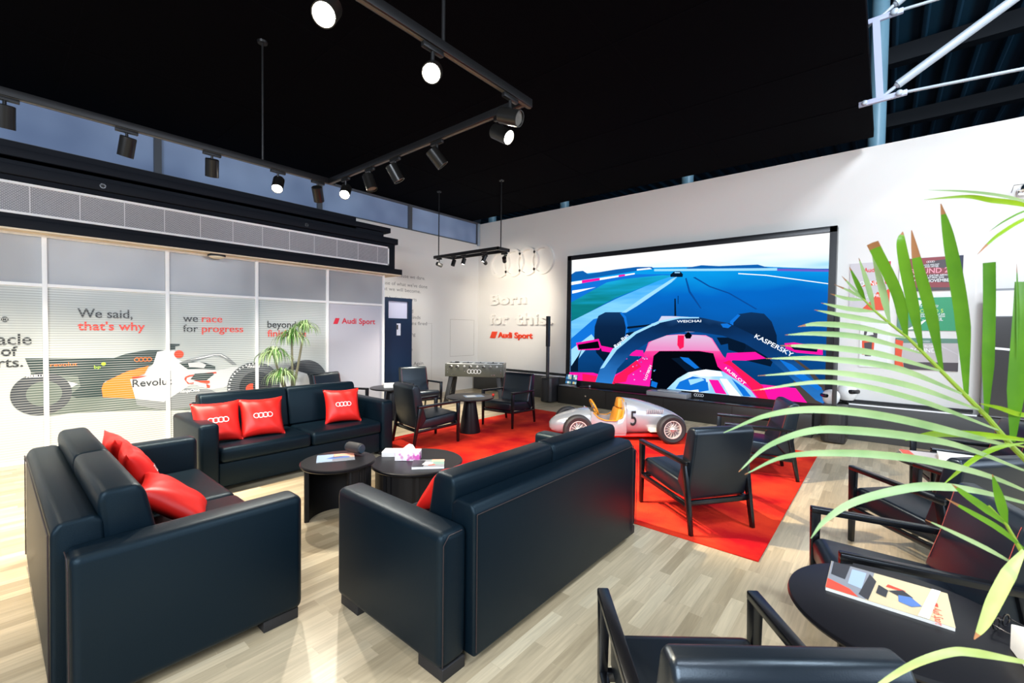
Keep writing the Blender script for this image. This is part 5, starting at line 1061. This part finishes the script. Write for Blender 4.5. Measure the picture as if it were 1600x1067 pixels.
palm = thing('potted_palm', 'green palm in the right foreground with long arching leaflets and dry tips', 'plant', (0.60, 1.82, 0))
OFF = Vector((0.60, 1.82, 0))
def rel(pts): return [Vector(p)-OFF for p in pts]
b = MB(); b.lathe([(0, 0), (0.14, 0), (0.18, 0.34), (0.185, 0.36), (0.165, 0.36), (0.155, 0.31), (0, 0.31)], mat('black_plant_pot', (0.012, 0.012, 0.013), 0.4), 36); b.build('pot', palm)
b = MB(); b.lathe([(0.155, 0.30), (0.08, 0.325), (0, 0.33)], mat('potting_soil', '#3a2b20', 0.9), 24); b.build('soil', palm)
def frond(stem, leaves, r0=0.008):
    b = MB(); n = len(stem); b.tube(rel(stem), [r0*(1-0.75*k/(n-1)) for k in range(n)], STEM, 8); f = b.build('frond_stem', palm)
    for pts, wd, m, tipf, bl in leaves:
        b = MB(); P_ = rel(pts)
        nr = None
        leaf_mesh2(b, P_, wd, m, tipf, bl); b.build('leaflet', f, angle=70, recalc=False)
def leaf_mesh2(b, P_, wd, m, tipf, bl):
    wd *= (0.66 if m == PALE else 0.74); tipf = min(1, tipf+0.035)
    # leaflets face the light above and the open room in front of the plant
    mid = P_[len(P_)//2]+OFF
    leaf_mesh(b, P_, wd, m, DRY, tipf, 0.22, bl, nrm=(Vector((0, -0.25, 1.62))-mid).normalized())
S1 = [(0.48,1.894,0.811),(0.398,1.795,1.092),(0.329,1.729,1.241),(0.277,1.688,1.312),(0.254,1.67,1.34),(0.203,1.642,1.415),(0.159,1.62,1.47),(0.114,1.598,1.527),(0.077,1.581,1.574),(0.044,1.568,1.615),(0.008,1.552,1.65),(-0.023,1.54,1.683),(-0.047,1.534,1.714),(-0.079,1.521,1.742)]
W1 = 0.030
L_up = [
 ([(-0.047,1.534,1.714),(-0.07,1.515,1.745),(-0.094,1.483,1.776)], 0.010, PALE, 0.8, False),
 ([(-0.044,1.536,1.712),(-0.06,1.511,1.753),(-0.078,1.484,1.799)], 0.015, PALM, 0.9, False),
 ([(-0.024,1.539,1.684),(-0.039,1.503,1.751),(-0.058,1.463,1.818)], 0.018, PALE, 0.92, False),
 ([(0.008,1.552,1.652),(-0.01,1.514,1.742),(-0.032,1.472,1.83)], 0.024, PALE, 0.95, False),
 ([(0.043,1.567,1.615),(0.021,1.513,1.724),(-0.031,1.421,1.848)], 0.032, PALM, 0.96, True),
 ([(0.075,1.58,1.574),(0.05,1.524,1.707),(0.025,1.468,1.839),(0.026,1.47,1.876)], 0.032, PALM, 0.88, False),
 ([(0.115,1.599,1.528),(0.087,1.541,1.674),(0.057,1.48,1.791),(0.042,1.457,1.875)], 0.032, PALM, 0.72, False),
 ([(0.164,1.625,1.469),(0.147,1.578,1.659),(0.114,1.517,1.845),(0.094,1.49,1.938)], 0.037, PALM, 0.88, False),
 ([(0.203,1.642,1.415),(0.199,1.618,1.563),(0.196,1.607,1.691),(0.191,1.594,1.801)], 0.030, PALM, 1.0, True),
 ([(0.254,1.67,1.353),(0.255,1.663,1.5),(0.258,1.658,1.661),(0.26,1.663,1.756)], 0.042, PALM, 1.0, True),
 ([(0.253,1.651,1.565),(0.25,1.652,1.692),(0.245,1.653,1.8)], 0.007, PALM, 0.9, False)]
L_dn = [
 ([(-0.047,1.534,1.714),(-0.076,1.497,1.735),(-0.108,1.457,1.752)], 0.009, PALE, 0.7, False),
 ([(-0.047,1.534,1.712),(-0.083,1.49,1.716),(-0.114,1.438,1.726)], 0.014, PALE, 0.85, False),
 ([(-0.023,1.54,1.681),(-0.077,1.468,1.687),(-0.13,1.398,1.7)], 0.018, PALE, 0.93, False),
 ([(0.008,1.552,1.65),(-0.069,1.448,1.665),(-0.139,1.35,1.68)], 0.020, PALE, 0.94, False),
 ([(0.041,1.565,1.612),(-0.054,1.433,1.638),(-0.126,1.334,1.644),(-0.165,1.288,1.637)], 0.022, PALE, 0.85, False),
 ([(0.074,1.579,1.572),(-0.04,1.418,1.611),(-0.123,1.309,1.62),(-0.184,1.232,1.616)], 0.021, PALE, 0.95, False),
 ([(0.114,1.598,1.527),(-0.015,1.412,1.573),(-0.119,1.272,1.589),(-0.187,1.189,1.591)], 0.023, PALE, 0.88, False),
 ([(0.158,1.619,1.469),(0.022,1.416,1.539),(-0.104,1.245,1.562),(-0.203,1.122,1.563)], 0.023, PALE, 0.95, False),
 ([(0.189,1.631,1.431),(0.046,1.408,1.5),(-0.09,1.23,1.533),(-0.209,1.077,1.527)], 0.021, PALE, 0.95, False),
 ([(0.226,1.647,1.382),(0.058,1.404,1.469),(-0.087,1.205,1.513),(-0.216,1.056,1.496)], 0.019, PALE, 0.96, False),
 ([(0.254,1.67,1.34),(0.164,1.504,1.381),(0.013,1.287,1.437),(-0.103,1.138,1.459),(-0.182,1.045,1.449),(-0.246,0.963,1.416)], 0.026, PALE, 0.97, False),
 ([(0.278,1.688,1.281),(0.144,1.46,1.361),(0.049,1.316,1.395),(-0.053,1.178,1.416),(-0.116,1.099,1.417),(-0.176,1.021,1.39),(-0.218,0.971,1.34)], 0.026, PALE, 0.96, False),
 ([(0.298,1.703,1.221),(0.193,1.499,1.294),(0.091,1.336,1.342),(0.001,1.208,1.367),(-0.085,1.11,1.375),(-0.152,1.028,1.37),(-0.206,0.968,1.338)], 0.024, PALE, 0.96, False),
 ([(0.311,1.713,1.189),(0.177,1.471,1.261),(0.093,1.336,1.289),(0.032,1.245,1.291),(-0.039,1.146,1.275),(-0.081,1.083,1.246),(-0.102,1.051,1.213)], 0.026, PALE, 0.97, False)]
frond(S1, L_up+L_dn)
S2 = [(0.388,1.675,0.902),(0.3,1.541,1.036),(0.248,1.475,1.135),(0.217,1.451,1.202),(0.186,1.426,1.244)]
frond(S2, [
 ([(0.217,1.451,1.202),(0.202,1.427,1.262),(0.186,1.403,1.32)], 0.022, PALM, 0.93, False),
 ([(0.218,1.452,1.202),(0.179,1.406,1.241),(0.142,1.364,1.276),(0.118,1.331,1.301)], 0.020, PALM, 0.85, False),
 ([(0.248,1.475,1.15),(0.201,1.424,1.199),(0.153,1.371,1.237),(0.109,1.323,1.27)], 0.016, PALM, 0.82, False),
 ([(0.238,1.465,1.112),(0.179,1.391,1.16),(0.124,1.333,1.197),(0.076,1.28,1.228)], 0.014, PALE, 0.93, False),
 ([(0.243,1.445,1.156),(0.216,1.382,1.13),(0.186,1.315,1.086),(0.166,1.272,1.047),(0.15,1.244,1.023)], 0.032, PYEL, 0.88, False)], 0.007)
S3 = [(0.426,1.778,1.027),(0.365,1.707,1.224),(0.315,1.668,1.317),(0.278,1.638,1.348),(0.23,1.598,1.359)]
frond(S3, [
 ([(0.29,1.649,1.364),(0.204,1.564,1.378),(0.114,1.475,1.385),(0.061,1.417,1.376),(0.043,1.401,1.37)], 0.022, LIME, 1.0, False),
 ([(0.266,1.628,1.36),(0.217,1.573,1.351),(0.179,1.528,1.331),(0.144,1.484,1.3),(0.115,1.459,1.266)], 0.015, LIME, 1.0, False),
 ([(0.323,1.731,1.435),(0.272,1.674,1.423),(0.22,1.618,1.442),(0.183,1.588,1.452)], 0.016, LIME, 0.95, False)], 0.006)
S4 = [(0.449,1.873,1.333),(0.38,1.786,1.631),(0.331,1.726,1.821),(0.292,1.696,1.916)]
frond(S4, [
 ([(0.304,1.706,1.932),(0.24,1.64,1.947),(0.19,1.585,1.951),(0.141,1.531,1.956),(0.061,1.436,1.941)], 0.017, LIME, 0.98, False),
 ([(0.304,1.707,1.94),(0.214,1.605,1.961),(0.139,1.516,1.965),(0.068,1.443,1.964)], 0.010, PALE, 0.98, False),
 ([(0.304,1.706,1.932),(0.253,1.65,1.908),(0.21,1.599,1.872),(0.185,1.564,1.844),(0.163,1.531,1.814)], 0.011, LIME, 0.75, False),
 ([(0.303,1.707,1.948),(0.253,1.65,1.928),(0.215,1.605,1.901),(0.185,1.564,1.872)], 0.006, PALM, 0.9, False)], 0.006)
S5 = [(0.355,1.514,0.805),(0.295,1.402,0.925),(0.239,1.33,0.971)]
frond(S5, [([(0.268,1.354,0.963),(0.204,1.276,0.992),(0.144,1.199,1.019),(0.11,1.158,1.026),(0.06,1.089,1.02),(0.014,1.037,0.991),(-0.003,1.022,0.969)], 0.019, PYEL, 1.0, False)], 0.006)
b = MB()
for st in (S1, S2, S3, S4, S5):
    p = Vector(st[0])-OFF; b.tube([(0.02*math.sin(p.z*40), 0.02*math.cos(p.x*40), 0.31), ((p.x)*0.5, p.y*0.5, 0.31+(p.z-0.31)*0.6), p], [0.012, 0.010, 0.008], STEM, 8)
b.build('trunk', palm)

# leafy dracaena behind the far sofa
D0 = Vector((-6.75, 2.92, 0))
dr = thing('dracaena', 'leafy dracaena with four drooping rosettes behind the far sofa', 'plant', D0)
b = MB(); b.lathe([(0, 0), (0.15, 0), (0.19, 0.38), (0.195, 0.4), (0.17, 0.4), (0.165, 0.36), (0, 0.36)], mat('black_plant_pot', (0.012, 0.012, 0.013), 0.4), 32); b.build('pot', dr)
DG = leaf_material('dracaena_green', '#3a6a28', '#578a3c', 0.2); DL = leaf_material('dracaena_pale_edge', '#86a86a', '#c3d8a4', 0.2)
rr = random.Random(11)
heads = [(-6.62,3.051,1.607),(-6.78,2.934,1.451),(-6.72,2.656,1.196),(-6.62,2.73,0.903)]
for k, h in enumerate(heads):
    c = Vector(h)-D0; b = MB(); x_ = (-0.03, 0.03, -0.05, 0.05)[k]
    b.tube([(x_, 0.03*(k-1.5), 0.35), (c.x*0.4+x_*0.5, c.y*0.5, 0.36+(c.z-0.36)*0.5), c], [0.022, 0.018, 0.014], mat('grey_brown_stem', '#6d6a55', 0.8), 10); o = b.build('stem', dr)
    size = (0.24, 0.30, 0.30, 0.26)[k]; b = MB()
    for i in range(110):
        a = rr.random()*2*PI; el = 0.15+1.2*rr.random(); ln = size*(0.75+0.4*rr.random()); dx, dy = math.cos(a), math.sin(a)
        ce, se = math.cos(el), math.sin(el)
        p1 = c+Vector((dx*ce, dy*ce, se))*ln*0.45; p2 = c+Vector((dx*ce*1.7, dy*ce*1.7, se*0.9-0.35))*ln*0.5; p3 = c+Vector((dx*ce*2.0, dy*ce*2.0, se*0.3-1.0))*ln*0.5
        nr = (Vector((dx, dy, 0.8))).normalized()
        leaf_mesh(b, [c, p1, p2, p3], 0.014, DL if i % 3 else DG, None, 1.0, 0.2, nrm=nr)
    f = b.build('leaf_rosette', dr, angle=70, recalc=False)
